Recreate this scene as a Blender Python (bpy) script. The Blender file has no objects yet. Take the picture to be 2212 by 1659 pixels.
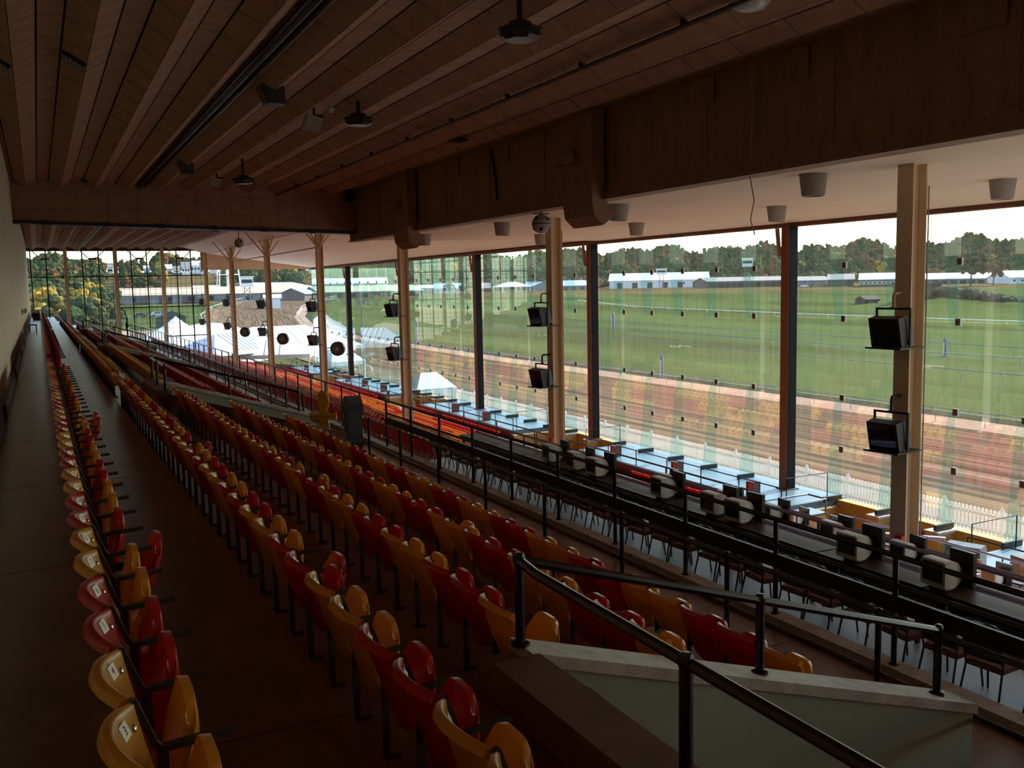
import bpy, math, random
from mathutils import Vector, Matrix
from math import sin, cos, tan, atan, atan2, radians, pi, hypot

random.seed(7)
sc = bpy.context.scene
COL = sc.collection

# ------------------------------------------------------------------ camera
W, H, FPX = 2212.0, 1659.0, 2030.0
PITCH, YAW, ROLL = radians(6.0314), radians(26.5913), radians(1.1744)
fwd = Vector((sin(YAW) * cos(PITCH), cos(YAW) * cos(PITCH), -sin(PITCH)))
right0 = Vector((cos(YAW), -sin(YAW), 0))
up0 = right0.cross(fwd)
right = right0 * cos(ROLL) - up0 * sin(ROLL)
up = right0 * sin(ROLL) + up0 * cos(ROLL)
cd = bpy.data.cameras.new('camera')
cd.sensor_width = 36.0
cd.lens = FPX / W * 36.0
cd.clip_start, cd.clip_end = 0.05, 3000
cam = bpy.data.objects.new('camera', cd)
m = Matrix((right, up, -fwd)).transposed().to_4x4()
cam.matrix_world = m
COL.objects.link(cam)
sc.camera = cam

# ------------------------------------------------------------------ light
SUN_AZ, SUN_EL = radians(9.8), radians(36.5)      # azimuth from +X towards +Y
sund = Vector((cos(SUN_EL) * cos(SUN_AZ), cos(SUN_EL) * sin(SUN_AZ), sin(SUN_EL)))
wd = bpy.data.worlds.new('world')
sc.world = wd
wd.use_nodes = True
nt = wd.node_tree
nt.nodes.clear()
sky = nt.nodes.new('ShaderNodeTexSky')
sky.sky_type = 'NISHITA'
sky.sun_disc = False
sky.sun_elevation = SUN_EL
sky.sun_rotation = pi / 2 - SUN_AZ
sky.altitude = 60
sky.air_density = 1.2
sky.dust_density = 0.7
sky.ozone_density = 1.0
bg = nt.nodes.new('ShaderNodeBackground')
bg.inputs['Strength'].default_value = 0.20
wo = nt.nodes.new('ShaderNodeOutputWorld')
nt.links.new(sky.outputs[0], bg.inputs[0])
nt.links.new(bg.outputs[0], wo.inputs[0])
sl = bpy.data.lights.new('sun', 'SUN')
sl.energy = 4.2
sl.angle = radians(0.6)
sl.color = (1.0, 0.93, 0.82)
so = bpy.data.objects.new('sun', sl)
so.rotation_euler = (-sund).to_track_quat('-Z', 'Y').to_euler()
COL.objects.link(so)
sc.view_settings.view_transform = 'Standard'
sc.view_settings.look = 'None'
sc.view_settings.gamma = 1.0
sc.view_settings.use_curve_mapping = False
sc.view_settings.exposure = 1.3
sc.cycles.transparent_max_bounces = 64
sc.cycles.max_bounces = 9
sc.cycles.diffuse_bounces = 6
sc.cycles.glossy_bounces = 4
sc.cycles.sample_clamp_indirect = 4.0
sc.cycles.caustics_reflective = False
sc.cycles.caustics_refractive = False

# ------------------------------------------------------------------ materials
MATS = {}


def mat(name, base, rough=0.6, metal=0.0, var=0.0, vscale=3.0, base2=None, bump=0.0, bscale=20.0, spec=0.5, coat=0.0, stretch=None):
    if name in MATS:
        return MATS[name]
    mt = bpy.data.materials.new(name)
    mt.use_nodes = True
    t = mt.node_tree
    b = t.nodes['Principled BSDF']
    b.inputs['Base Color'].default_value = (*base, 1)
    b.inputs['Roughness'].default_value = rough
    b.inputs['Metallic'].default_value = metal
    b.inputs['Specular IOR Level'].default_value = spec
    b.inputs['Coat Weight'].default_value = coat
    tc = mp = None
    if var or base2 or bump:
        tc = t.nodes.new('ShaderNodeTexCoord')
        mp = t.nodes.new('ShaderNodeMapping')
        t.links.new(tc.outputs['Object'], mp.inputs[0])
        if stretch:
            mp.inputs['Scale'].default_value = stretch
    if var or base2:
        n = t.nodes.new('ShaderNodeTexNoise')
        n.inputs['Scale'].default_value = vscale
        n.inputs['Detail'].default_value = 6
        n.inputs['Roughness'].default_value = 0.65
        t.links.new(mp.outputs[0], n.inputs['Vector'])
        r = t.nodes.new('ShaderNodeValToRGB')
        r.color_ramp.elements[0].position = 0.32
        r.color_ramp.elements[1].position = 0.68
        c2 = base2 if base2 else tuple(max(0, c * (1 - var)) for c in base)
        c1 = base if base2 else tuple(min(1, c * (1 + var)) for c in base)
        r.color_ramp.elements[0].color = (*c2, 1)
        r.color_ramp.elements[1].color = (*c1, 1)
        t.links.new(n.outputs['Fac'], r.inputs[0])
        t.links.new(r.outputs[0], b.inputs['Base Color'])
    if bump:
        n2 = t.nodes.new('ShaderNodeTexNoise')
        n2.inputs['Scale'].default_value = bscale
        n2.inputs['Detail'].default_value = 5
        t.links.new(mp.outputs[0], n2.inputs['Vector'])
        bn = t.nodes.new('ShaderNodeBump')
        bn.inputs['Strength'].default_value = bump
        bn.inputs['Distance'].default_value = 0.02
        t.links.new(n2.outputs['Fac'], bn.inputs['Height'])
        t.links.new(bn.outputs[0], b.inputs['Normal'])
    MATS[name] = mt
    return mt


def glass_mat(name, tint, refl=0.08, dust=0.03):
    mt = bpy.data.materials.new(name)
    mt.use_nodes = True
    t = mt.node_tree
    t.nodes.clear()
    out = t.nodes.new('ShaderNodeOutputMaterial')
    tr = t.nodes.new('ShaderNodeBsdfTransparent')
    tr.inputs[0].default_value = (*tint, 1)
    gl = t.nodes.new('ShaderNodeBsdfGlossy')
    gl.inputs['Roughness'].default_value = 0.0
    gl.inputs['Color'].default_value = (1, 1, 1, 1)
    tl = t.nodes.new('ShaderNodeBsdfTranslucent')
    tl.inputs[0].default_value = (0.9, 0.92, 0.92, 1)
    lw = t.nodes.new('ShaderNodeLayerWeight')      # symmetric for both faces of the pane
    pw = t.nodes.new('ShaderNodeMath')
    pw.operation = 'POWER'
    pw.inputs[1].default_value = 4.5
    t.links.new(lw.outputs['Facing'], pw.inputs[0])
    mul = t.nodes.new('ShaderNodeMath')
    mul.operation = 'MULTIPLY_ADD'
    mul.inputs[1].default_value = 0.55
    mul.inputs[2].default_value = refl
    mul.use_clamp = True
    t.links.new(pw.outputs[0], mul.inputs[0])
    # streaky dust
    tc = t.nodes.new('ShaderNodeTexCoord')
    mp = t.nodes.new('ShaderNodeMapping')
    mp.inputs['Scale'].default_value = (1, 3.0, 0.25)
    n = t.nodes.new('ShaderNodeTexNoise')
    n.inputs['Scale'].default_value = 2.0
    n.inputs['Detail'].default_value = 6
    t.links.new(tc.outputs['Object'], mp.inputs[0])
    t.links.new(mp.outputs[0], n.inputs['Vector'])
    mm = t.nodes.new('ShaderNodeMapRange')
    mm.inputs['From Min'].default_value = 0.3
    mm.inputs['From Max'].default_value = 0.8
    mm.inputs['To Min'].default_value = dust * 0.4
    mm.inputs['To Max'].default_value = dust * 1.8
    t.links.new(n.outputs['Fac'], mm.inputs['Value'])
    m1 = t.nodes.new('ShaderNodeMixShader')
    m2 = t.nodes.new('ShaderNodeMixShader')
    t.links.new(mm.outputs[0], m1.inputs[0])
    t.links.new(tr.outputs[0], m1.inputs[1])
    t.links.new(tl.outputs[0], m1.inputs[2])
    t.links.new(mul.outputs[0], m2.inputs[0])
    t.links.new(m1.outputs[0], m2.inputs[1])
    t.links.new(gl.outputs[0], m2.inputs[2])
    t.links.new(m2.outputs[0], out.inputs[0])
    MATS[name] = mt
    return mt


def translucent(mt, col, w):
    """thin moulded plastic that glows when the sun is behind it"""
    t = mt.node_tree
    b = t.nodes['Principled BSDF']
    tl = t.nodes.new('ShaderNodeBsdfTranslucent')
    tl.inputs[0].default_value = (*col, 1)
    mx_ = t.nodes.new('ShaderNodeMixShader')
    mx_.inputs[0].default_value = w
    t.links.new(b.outputs[0], mx_.inputs[1])
    t.links.new(tl.outputs[0], mx_.inputs[2])
    t.links.new(mx_.outputs[0], t.nodes['Material Output'].inputs[0])


floor_m = mat('brown_painted_concrete', (0.150, 0.052, 0.034), 0.30, var=0.35, vscale=1.6, bump=0.12, bscale=6, spec=0.3)
riser_m = mat('brown_riser', (0.11, 0.04, 0.027), 0.6, var=0.3, vscale=2)
cream_m = mat('cream_wall_paint', (0.72, 0.66, 0.50), 0.6, var=0.08, vscale=1.2)
dado_m = mat('dark_brown_dado', (0.085, 0.04, 0.028), 0.4, var=0.3, vscale=2)
ceil_m = mat('tan_fibre_panel', (0.48, 0.275, 0.175), 0.85, var=0.16, vscale=2.2, bump=0.25, bscale=60)
ceilback_m = mat('ceiling_backing', (0.09, 0.055, 0.04), 0.9)
girder_m = mat('tan_steel_girder', (0.33, 0.18, 0.115), 0.7, var=0.2, vscale=1.5, stretch=(1, 3, .5))
beam_m = mat('tan_beam_board', (0.42, 0.235, 0.15), 0.8, var=0.15, vscale=1.8)
soffit_m = mat('cream_soffit', (0.90, 0.70, 0.53), 0.7, var=0.08, vscale=1.1, base2=(0.85, 0.65, 0.48), stretch=(1, .3, 1))
col_m = mat('cream_steel', (0.80, 0.63, 0.44), 0.5, var=0.1, vscale=1.5, base2=(0.74, 0.56, 0.38))
yel_m = mat('yellow_plastic', (0.66, 0.33, 0.035), 0.3, var=0.1, vscale=5, coat=0.2)
red_m = mat('red_plastic', (0.46, 0.020, 0.017), 0.3, var=0.12, vscale=5, coat=0.2)
translucent(yel_m, (0.95, 0.42, 0.03), 0.30)
translucent(red_m, (0.85, 0.035, 0.02), 0.30)
iron_m = mat('dark_brown_iron', (0.035, 0.022, 0.019), 0.45)
black_m = mat('black_metal', (0.012, 0.010, 0.010), 0.35)
rail_m = mat('dark_maroon_pipe', (0.014, 0.007, 0.007), 0.25, spec=0.45)
chrome_m = mat('bolt_steel', (0.55, 0.53, 0.5), 0.3, metal=1)
plate_m = mat('aluminium_plate', (0.78, 0.77, 0.74), 0.4)
ink_m = mat('black_ink', (0.01, 0.01, 0.01), 0.7)
greygreen_m = mat('grey_green_wall', (0.30, 0.31, 0.25), 0.75, var=0.1, vscale=1.3)
palecap_m = mat('pale_concrete_cap', (0.45, 0.41, 0.37), 0.6, var=0.25, vscale=6)
brownwall_m = mat('red_brown_wall', (0.19, 0.085, 0.06), 0.65, var=0.25, vscale=2.5)
deck_m = mat('blue_deck_paint', (0.105, 0.20, 0.265), 0.4, var=0.12, vscale=0.8)
ochre_m = mat('ochre_wall_paint', (0.62, 0.36, 0.09), 0.7, var=0.08, vscale=1)
green_m = mat('green_floor', (0.10, 0.13, 0.085), 0.55, var=0.2)
palefloor_m = mat('pale_grey_floor', (0.50, 0.47, 0.46), 0.45, var=0.12, vscale=1)
burg_m = mat('burgundy_vinyl', (0.13, 0.03, 0.035), 0.45)
blackvinyl_m = mat('black_vinyl', (0.014, 0.011, 0.012), 0.4)
orange_m = mat('orange_vinyl', (0.60, 0.13, 0.035), 0.5)
peach_m = mat('peach_fabric', (0.72, 0.40, 0.24), 0.7)
brass_m = mat('tan_chair_frame', (0.50, 0.36, 0.22), 0.4, metal=0.3)
table_m = mat('brown_laminate', (0.075, 0.037, 0.024), 0.5, var=0.2, spec=0.25)
beige_m = mat('beige_monitor_plastic', (0.62, 0.58, 0.50), 0.5)
screen_m = mat('dark_screen', (0.012, 0.012, 0.016), 0.08)
grille_m = mat('olive_screen_face', (0.22, 0.18, 0.09), 0.5)
purple_m = mat('violet_pipe', (0.42, 0.38, 0.58), 0.2, metal=0.7)
maroonboard_m = mat('maroon_board', (0.13, 0.035, 0.03), 0.5)
bluepipe_m = mat('blue_grey_pipe', (0.12, 0.17, 0.24), 0.3, metal=0.3)
tv_m = mat('black_cabinet', (0.016, 0.012, 0.011), 0.5)
tvgrey_m = mat('grey_cabinet', (0.10, 0.10, 0.12), 0.5)
lampgrey_m = mat('grey_lamp_drum', (0.36, 0.33, 0.30), 0.6)
white_m = mat('white_paint', (0.80, 0.80, 0.78), 0.5)
tent_m = mat('white_tent_fabric', (0.86, 0.87, 0.90), 0.6)
bluetent_m = mat('pale_blue_tent_fabric', (0.42, 0.52, 0.72), 0.6)
post_m = mat('dark_post_steel', (0.012, 0.010, 0.012), 0.6, spec=0.15)
rust_m = mat('rusty_steel', (0.16, 0.06, 0.035), 0.6)
signyel_m = mat('yellow_sign_board', (0.85, 0.52, 0.04), 0.55)
canblack_m = mat('charcoal_bin', (0.03, 0.03, 0.034), 0.5)
exit_m = mat('red_sign', (0.6, 0.03, 0.03), 0.5)
clip_m = mat('rusty_clip', (0.10, 0.045, 0.03), 0.5)
clipw_m = mat('clip_rim', (0.6, 0.6, 0.58), 0.5)
pane_g = glass_mat('window_glass', (0.97, 0.985, 0.98), 0.10, 0.008)
fin_g = glass_mat('green_glass_fin', (0.80, 0.93, 0.92), 0.02, 0.012)
farpane_g = glass_mat('old_wired_glass', (0.92, 0.95, 0.97), 0.02, 0.012)


# ------------------------------------------------------------------ mesh builder
class MB:
    def __init__(self):
        self.v, self.f, self.mi = [], [], []

    def add(self, verts, faces, mi=0):
        o = len(self.v)
        self.v += [tuple(p) for p in verts]
        self.f += [tuple(i + o for i in fc) for fc in faces]
        self.mi += [mi] * len(faces)
        return self

    def box(self, x0, x1, y0, y1, z0, z1, mi=0):
        v = [(x, y, z) for x in (x0, x1) for y in (y0, y1) for z in (z0, z1)]
        f = [(0, 1, 3, 2), (4, 6, 7, 5), (0, 4, 5, 1), (2, 3, 7, 6), (0, 2, 6, 4), (1, 5, 7, 3)]
        return self.add(v, f, mi)

    def obox(self, c, ax, ay, az, mi=0):
        c, ax, ay, az = map(Vector, (c, ax, ay, az))
        v = [c + ax * i + ay * j + az * k for i in (-1, 1) for j in (-1, 1) for k in (-1, 1)]
        f = [(0, 1, 3, 2), (4, 6, 7, 5), (0, 4, 5, 1), (2, 3, 7, 6), (0, 2, 6, 4), (1, 5, 7, 3)]
        return self.add(v, f, mi)

    def prism(self, poly, axis, a, b, mi=0):
        """poly: 2-D points; axis 'x': (y,z), 'y': (x,z), 'z': (x,y)"""
        def P(p, t):
            return {'x': (t, p[0], p[1]), 'y': (p[0], t, p[1]), 'z': (p[0], p[1], t)}[axis]
        n = len(poly)
        v = [P(p, a) for p in poly] + [P(p, b) for p in poly]
        f = [tuple(range(n))[::-1], tuple(range(n, 2 * n))]
        f += [(i, (i + 1) % n, n + (i + 1) % n, n + i) for i in range(n)]
        return self.add(v, f, mi)

    def tube(self, pts, r, n=8, mi=0, r2=None):
        pts = [Vector(p) for p in pts]
        k = len(pts)
        v, f = [], []
        ref = None
        for i, p in enumerate(pts):
            d = (pts[min(i + 1, k - 1)] - pts[max(i - 1, 0)]).normalized()
            if ref is None:
                ref = Vector((0, 0, 1)) if abs(d.z) < 0.9 else Vector((1, 0, 0))
            a = d.cross(ref).normalized()
            b = d.cross(a)
            rr = r if r2 is None else r + (r2 - r) * i / max(1, k - 1)
            for j in range(n):
                t = 2 * pi * j / n
                v.append(p + (a * cos(t) + b * sin(t)) * rr)
        for i in range(k - 1):
            for j in range(n):
                f.append((i * n + j, i * n + (j + 1) % n, (i + 1) * n + (j + 1) % n, (i + 1) * n + j))
        f.append(tuple(range(n))[::-1])
        f.append(tuple((k - 1) * n + j for j in range(n)))
        return self.add(v, f, mi)

    def lathe(self, prof, c=(0, 0, 0), n=16, mi=0, axis='z'):
        v, f = [], []
        k = len(prof)
        for r, z in prof:
            for j in range(n):
                t = 2 * pi * j / n
                p = (r * cos(t), r * sin(t), z)
                if axis == 'x':
                    p = (z, r * cos(t), r * sin(t))
                elif axis == 'y':
                    p = (r * sin(t), z, r * cos(t))
                v.append((p[0] + c[0], p[1] + c[1], p[2] + c[2]))
        for i in range(k - 1):
            for j in range(n):
                f.append((i * n + j, i * n + (j + 1) % n, (i + 1) * n + (j + 1) % n, (i + 1) * n + j))
        f.append(tuple(range(n))[::-1])
        f.append(tuple((k - 1) * n + j for j in range(n)))
        return self.add(v, f, mi)

    def grid(self, rows, mi=0, close=False, cap=False):
        """rows: list of equal-length point lists"""
        n = len(rows[0])
        v = [p for r in rows for p in r]
        f = []
        for i in range(len(rows) - 1):
            for j in range(n - (0 if close else 1)):
                f.append((i * n + j, i * n + (j + 1) % n, (i + 1) * n + (j + 1) % n, (i + 1) * n + j))
        if cap:
            f.append(tuple(range(n))[::-1])
            f.append(tuple((len(rows) - 1) * n + j for j in range(n)))
        return self.add(v, f, mi)

    def mesh(self, name, mats, smooth=False, angle=40):
        me = bpy.data.meshes.new(name)
        me.from_pydata(self.v, [], self.f)
        if not isinstance(mats, (list, tuple)):
            mats = [mats]
        for mm in mats:
            me.materials.append(mm)
        if len(mats) > 1:
            me.polygons.foreach_set('material_index', self.mi)
        if smooth:
            me.shade_smooth()
            me.set_sharp_from_angle(angle=radians(angle))
        me.validate()
        me.update()
        return me


def link(o, parent=None):
    COL.objects.link(o)
    if parent is not None:
        o.parent = parent
    return o


def tag(o, label=None, cat=None, group=None, kind=None):
    for k, v in (('label', label), ('category', cat), ('group', group), ('kind', kind)):
        if v:
            o[k] = v
    return o


def ob(name, me, parent=None, loc=None, rot=None, **kw):
    o = bpy.data.objects.new(name, me)
    if loc is not None:
        o.location = loc
    if rot is not None:
        o.rotation_euler = rot
    link(o, parent)
    return tag(o, **kw)


def empty(name, loc=(0, 0, 0), rz=0, **kw):
    o = bpy.data.objects.new(name, None)
    o.location = loc
    o.rotation_euler = (0, 0, rz)
    o.empty_display_size = 0.1
    link(o)
    return tag(o, **kw)


def build(name, mb, mats, parent=None, smooth=False, angle=40, **kw):
    return ob(name, mb.mesh(name, mats, smooth, angle), parent, **kw)


def text_mesh(txt, size, mb, origin, ux, uz, mi=0, align='CENTER'):
    """flat lettering laid on a surface: ux = reading direction, uz = up"""
    cu = bpy.data.curves.new('lettering', 'FONT')
    cu.body = txt
    cu.size = size
    cu.align_x = align
    cu.align_y = 'CENTER'
    cu.resolution_u = 2
    o = bpy.data.objects.new('lettering', cu)
    COL.objects.link(o)
    dg = bpy.context.evaluated_depsgraph_get()
    me = o.evaluated_get(dg).to_mesh()
    ux, uz, og = Vector(ux), Vector(uz), Vector(origin)
    mb.add([og + ux * v.co.x + uz * v.co.y for v in me.vertices], [tuple(p.vertices) for p in me.polygons], mi)
    o.evaluated_get(dg).to_mesh_clear()
    bpy.data.objects.remove(o)
    bpy.data.curves.remove(cu)

# ------------------------------------------------------------------ layout
S = 13.716                       # structural bay
PW = S / 6                       # glass pane width
YF, YB = 94.6, -27.0             # far window wall, wall behind the camera
COLX, COLY = 14.58, [12.3 + S * k + (.13 if k == 0 else 0) for k in range(-2, 6)]
GX, SOF, DECK, GROUND = 25.0, 2.05, -7.8, -9.5
POSTY = [26.35 + S * k for k in range(-3, 6)]
ROWX = [0.19 + 1.21 * r for r in range(5)]
ROWZ = [-2.05 - 0.40 * r for r in range(5)]
WALK = -4.05
VP_, VW = 20.57, 3.25            # exit-stair spacing and width
VOM = [(1.6 + VP_ * k, 4.85 + VP_ * k) for k in range(-2, 5)]
LOWR = [(9.2, -4.10), (10.2, -4.47), (11.2, -4.82), (12.2, -5.16), (13.2, -5.48), (14.2, -5.80), (15.2, -6.11), (16.2, -6.41),
        (17.2, -6.69), (18.2, -6.96), (19.4, -7.24), (21.8, -7.80)]
LOWR = [(x, t - 0.80) for x, t in LOWR]       # floor heights
BOXY = 22.6                      # the first box tier ends here
BOX2 = 19.25                     # the lower box tiers end here, seats begin beyond
TIERS = [(7.72, 10.2, -4.50), (10.2, 12.1, -5.15), (12.1, 14.0, -5.77), (14.0, 15.95, -6.45), (15.95, 17.9, -7.13), (17.9, 20.3, -7.65), (20.3, 22.4, -8.10)]
PITS = [(17.2 + VP_ * k, 24.2 + VP_ * k) for k in range(-2, 4)]
WALLX = -0.62

# ------------------------------------------------------------------ terrace floor
fl = empty('floor', kind='structure', label='brown painted concrete terrace with stepped seat rows')


def in_vom(y0, y1):
    return any(y0 < b - 1e-6 and y1 > a + 1e-6 for a, b in VOM)


def slabs(parent, name, x0, x1, z, cuts, m, t=0.4, gap=0.006):
    for a, b in cuts:
        n = max(1, round((b - a) / 3.43))
        d = (b - a) / n
        me = MB().box(x0, x1, -d / 2 + gap, d / 2 - gap, -t, 0).mesh(name, m)
        for i in range(n):
            ob(name, me, parent, loc=(0, a + d * (i + .5), z))


seg_all = [(YB, YF)]
seg_row = []
prev = YB
for a, b in VOM:
    if a > prev:
        seg_row.append((prev, a))
    prev = b
seg_row.append((prev, YF))
ris = [None] + [x - 0.17 for x in ROWX[1:]] + [6.05]
slabs(fl, 'floor_slab', WALLX, ris[1], ROWZ[0], seg_all, floor_m)
slabs(fl, 'floor_slab', ris[1], 2.28, ROWZ[1], seg_all, floor_m)
slabs(fl, 'floor_slab', 2.28, ris[3], ROWZ[2], seg_row, floor_m)
slabs(fl, 'floor_slab', ris[3], ris[4], ROWZ[3], seg_row, floor_m)
slabs(fl, 'floor_slab', ris[4], ris[5], ROWZ[4], seg_row, floor_m)
slabs(fl, 'floor_slab', 6.05, 7.50, WALK, seg_all, floor_m)
mb = MB()
for a, b in VOM:
    mb.box(2.5, 6.05, a, b, WALK - .3, WALK)
build('stair_landing', mb, floor_m, fl)
mb = MB()
mb.box(WALLX, 2.26, YB, YF, WALK - .3, ROWZ[1] - .4)
for a, b in seg_row:
    mb.box(2.55, 6.05, a + .25, b - .25, WALK - .3, ROWZ[4] - .4)
build('terrace_body', mb, riser_m, fl)
build('kerb', MB().box(7.50, 7.72, YB, YF, -4.7, -3.95), palecap_m, fl)

# box tiers
bt = empty('floor_box_tiers', kind='structure', label='stepped pale floor of the box tables below the kerb')
for i, (a, b, z) in enumerate(TIERS):
    build('tier_slab', MB().box(a, b, YB, BOXY if i == 0 else BOX2, z - .9, z), green_m if i == 6 else palefloor_m, bt)
build('tier_end_wall', MB().prism([(10.2, -5.1), (10.2, -9), (22.28, -9.4), (22.28, -8.2), (20.3, -7.65), (17.9, -7.13), (14, -5.8)], 'y', BOX2, BOX2 + .12).box(7.72, 10.2, BOXY, BOXY + .12, -6, -4.5), maroonboard_m, bt)
# lower seat treads
lt = empty('floor_lower_terrace', kind='structure', label='brown stepped terrace under the lower rows of seats')
for i, (x, z) in enumerate(LOWR):
    x1 = LOWR[i + 1][0] - .33 if i < 11 else 22.4
    x0 = 7.72 if i == 0 else x - .33
    build('tread', MB().box(x0, x1, (BOXY if i < 2 else BOX2) + .12, YF, z - .7, z), floor_m, lt)

# blue deck at the foot of the glass, cut by the exit pits
dk = empty('floor_deck', kind='structure', label='pale blue painted deck at the foot of the glass wall')
segs, prev = [], YB
for a, b in PITS:
    segs.append((prev, a))
    prev = b
segs.append((prev, YF))
for a, b in segs:
    n = max(1, round((b - a) / PW))
    d = (b - a) / n
    me = MB().box(22.4, 25.35, -d / 2 + .005, d / 2 - .005, -.25, 0).mesh('deck_slab', deck_m)
    for i in range(n):
        ob('deck_slab', me, dk, loc=(0, a + d * (i + .5), DECK))
    build('deck_front', MB().box(22.28, 22.4, a, b, -9.4, DECK - .02), maroonboard_m, dk)
pit = empty('wall_exit_pits', kind='structure', label='ochre walls of the sunken exit pits in front of the glass')
for a, b in PITS:
    mb = MB()
    mb.box(24.95, 25.3, a, b, -9.6, -7.84)
    mb.box(22.4, 24.95, b - .14, b, -9.6, DECK - .26)
    mb.box(22.4, 24.95, a, a + .14, -9.6, DECK - .26)
    build('ochre_wall', mb, ochre_m, pit)
    build('pit_floor', MB().box(22.28, 25, a, b, -9.7, -9.4), green_m, pit)
    k = 0
    y = 26.35 - PW * 40
    while y < b - .4:
        if y > a + .5:
            build('fin_pier', MB().box(24.15, 24.95, y - .16, y + .3, -9.4, -7.9).box(24.12, 24.95, y - .2, y + .34, -7.9, -7.82, 1), [ochre_m, palecap_m], pit)
        y += PW

# ------------------------------------------------------------------ back wall
wl = empty('wall_left', kind='structure', label='cream painted back wall behind the top row of seats')
build('wall_panel', MB().box(WALLX - .25, WALLX, YB, YF, -1.62, 4.3), cream_m, wl)
build('dado', MB().box(WALLX - .25, WALLX - .004, YB, YF, -2.5, -1.62), dado_m, wl)
bb = empty('baseboard_left', kind='structure', label='dark brown skirting board along the back wall')
mb = MB()
for i in range(9):
    y0 = 17.5 + i * 8.6
    mb.box(WALLX, WALLX + .05, y0, y0 + 6.9, -2.05, -1.80)
mb.box(WALLX, WALLX + .05, YB, 16, -2.05, -1.80)
build('skirting', mb, dado_m, bb)
build('wall_rear', MB().box(WALLX - .25, 25.4, YB - .3, YB, -9.7, 4.4), brownwall_m, kind='structure', label='wall closing the stand behind the seats')

# small fittings on the wall
for y, z in ((44, 1.2), (52, 1.1), (57, 1.05)):
    t = ob('wall_switch', MB().box(-.02, .04, -.1, .1, -.12, .12).box(.04, .06, -.02, .02, -.04, .04).mesh('wall_switch', lampgrey_m), loc=(WALLX + .02, y, z - 1.9),
           label='small grey switch box on the cream back wall', cat='switch', group='switch boxes on the back wall')

# ------------------------------------------------------------------ folded ceiling
ce = empty('ceiling', kind='structure', label='folded tan panel ceiling with ridges running along the stand')
FX0, FP, ZL, ZT = -0.13, 1.15, 3.93, 4.16
facets = []
for k in range(-1, 11):
    x = FX0 + FP * k
    facets += [((x, ZL), (x + FP / 3, ZT)), ((x + FP / 3, ZT), (x + 2 * FP / 3, ZT)), ((x + 2 * FP / 3, ZT), (x + FP, ZL))]
facets = [((max(a[0], WALLX), a[1]), b) for a, b in facets if b[0] > WALLX + .02]
# last strips beside the girder
lastx = FX0 + FP * 11
facets = [f for f in facets if f[1][0] <= 12.5]
facets.append(((facets[-1][1][0], facets[-1][1][1]), (12.35, 4.18)))
PLEN = S / 10
mbs = MB()


def panel(mb_, a, b, y0, y1, g=.017, t=.03):
    (xa, za), (xb, zb) = a, b
    d = Vector((xb - xa, 0, zb - za)).normalized()
    n = Vector((-d.z, 0, d.x))
    if n.z < 0:
        n = -n
    A, B = Vector((xa, 0, za)) + d * g, Vector((xb, 0, zb)) - d * g
    v = []
    for y in (y0 + g, y1 - g):
        for p in (A, B, B + n * t, A + n * t):
            v.append((p.x, y, p.z))
    mb_.add(v, [(0, 1, 2, 3)[::-1], (4, 5, 6, 7), (0, 4, 5, 1)[::-1], (1, 5, 6, 2)[::-1], (2, 6, 7, 3)[::-1], (3, 7, 4, 0)[::-1]])


Y0P = 39.4 - 20 * PLEN
npan = 0
for fi, (a, b) in enumerate(facets):
    me = None
    for j in range(8):
        if npan >= 300:
            break
        if me is None:
            q = MB()
            panel(q, a, b, 0, PLEN)
            me = q.mesh('ceiling_panel', ceil_m)
        ob('ceiling_panel', me, ce, loc=(0, Y0P + PLEN * (j + 1), 0))
        npan += 1
    y = YB
    while y < YF - .1:
        j = round((y - (Y0P + PLEN)) / PLEN)
        y1 = min(y + PLEN, YF)
        yy = Y0P + PLEN * (j + 1)
        if not (0 <= j < 8):
            if not (39.35 < yy + .2 < 39.9):
                panel(mbs, a, b, yy, min(yy + PLEN, YF))
        y = yy + PLEN
o = build('ceiling_panels_far', mbs, ceil_m, ce)
o['kind'] = 'stuff'
build('ceiling_backing', MB().box(WALLX - .25, 12.6, YB, YF, 4.22, 4.4), ceilback_m, ce)
# dark service pipes along the folds
mb = MB().tube([(3.78, YB, 4.02), (3.78, 39.3, 4.02)], .05).tube([(3.98, YB, 4.05), (3.98, 39.3, 4.05)], .045).box(3.72, 4.05, YB, 39.3, 4.10, 4.14)
build('service_pipe', mb, iron_m, smooth=True, label='dark paired service pipes running along a ceiling fold', cat='pipe', kind=None)
mb = MB().tube([(9.05, YB, 3.86), (9.05, 39.3, 3.86)], .035)
for y in range(-24, 39, 3):
    mb.box(9.0, 9.1, y - .03, y + .03, 3.84, 4.0)
build('conduit', mb, iron_m, smooth=True, label='thin dark conduit strapped under the ceiling near the girder', cat='pipe')
mb = MB().tube([(3.5, 40, 3.85), (3.5, YF - .3, 3.85)], .07)
build('far_pipe', mb, iron_m, smooth=True, label='dark pipe along the ceiling beyond the cross beam', cat='pipe')

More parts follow.
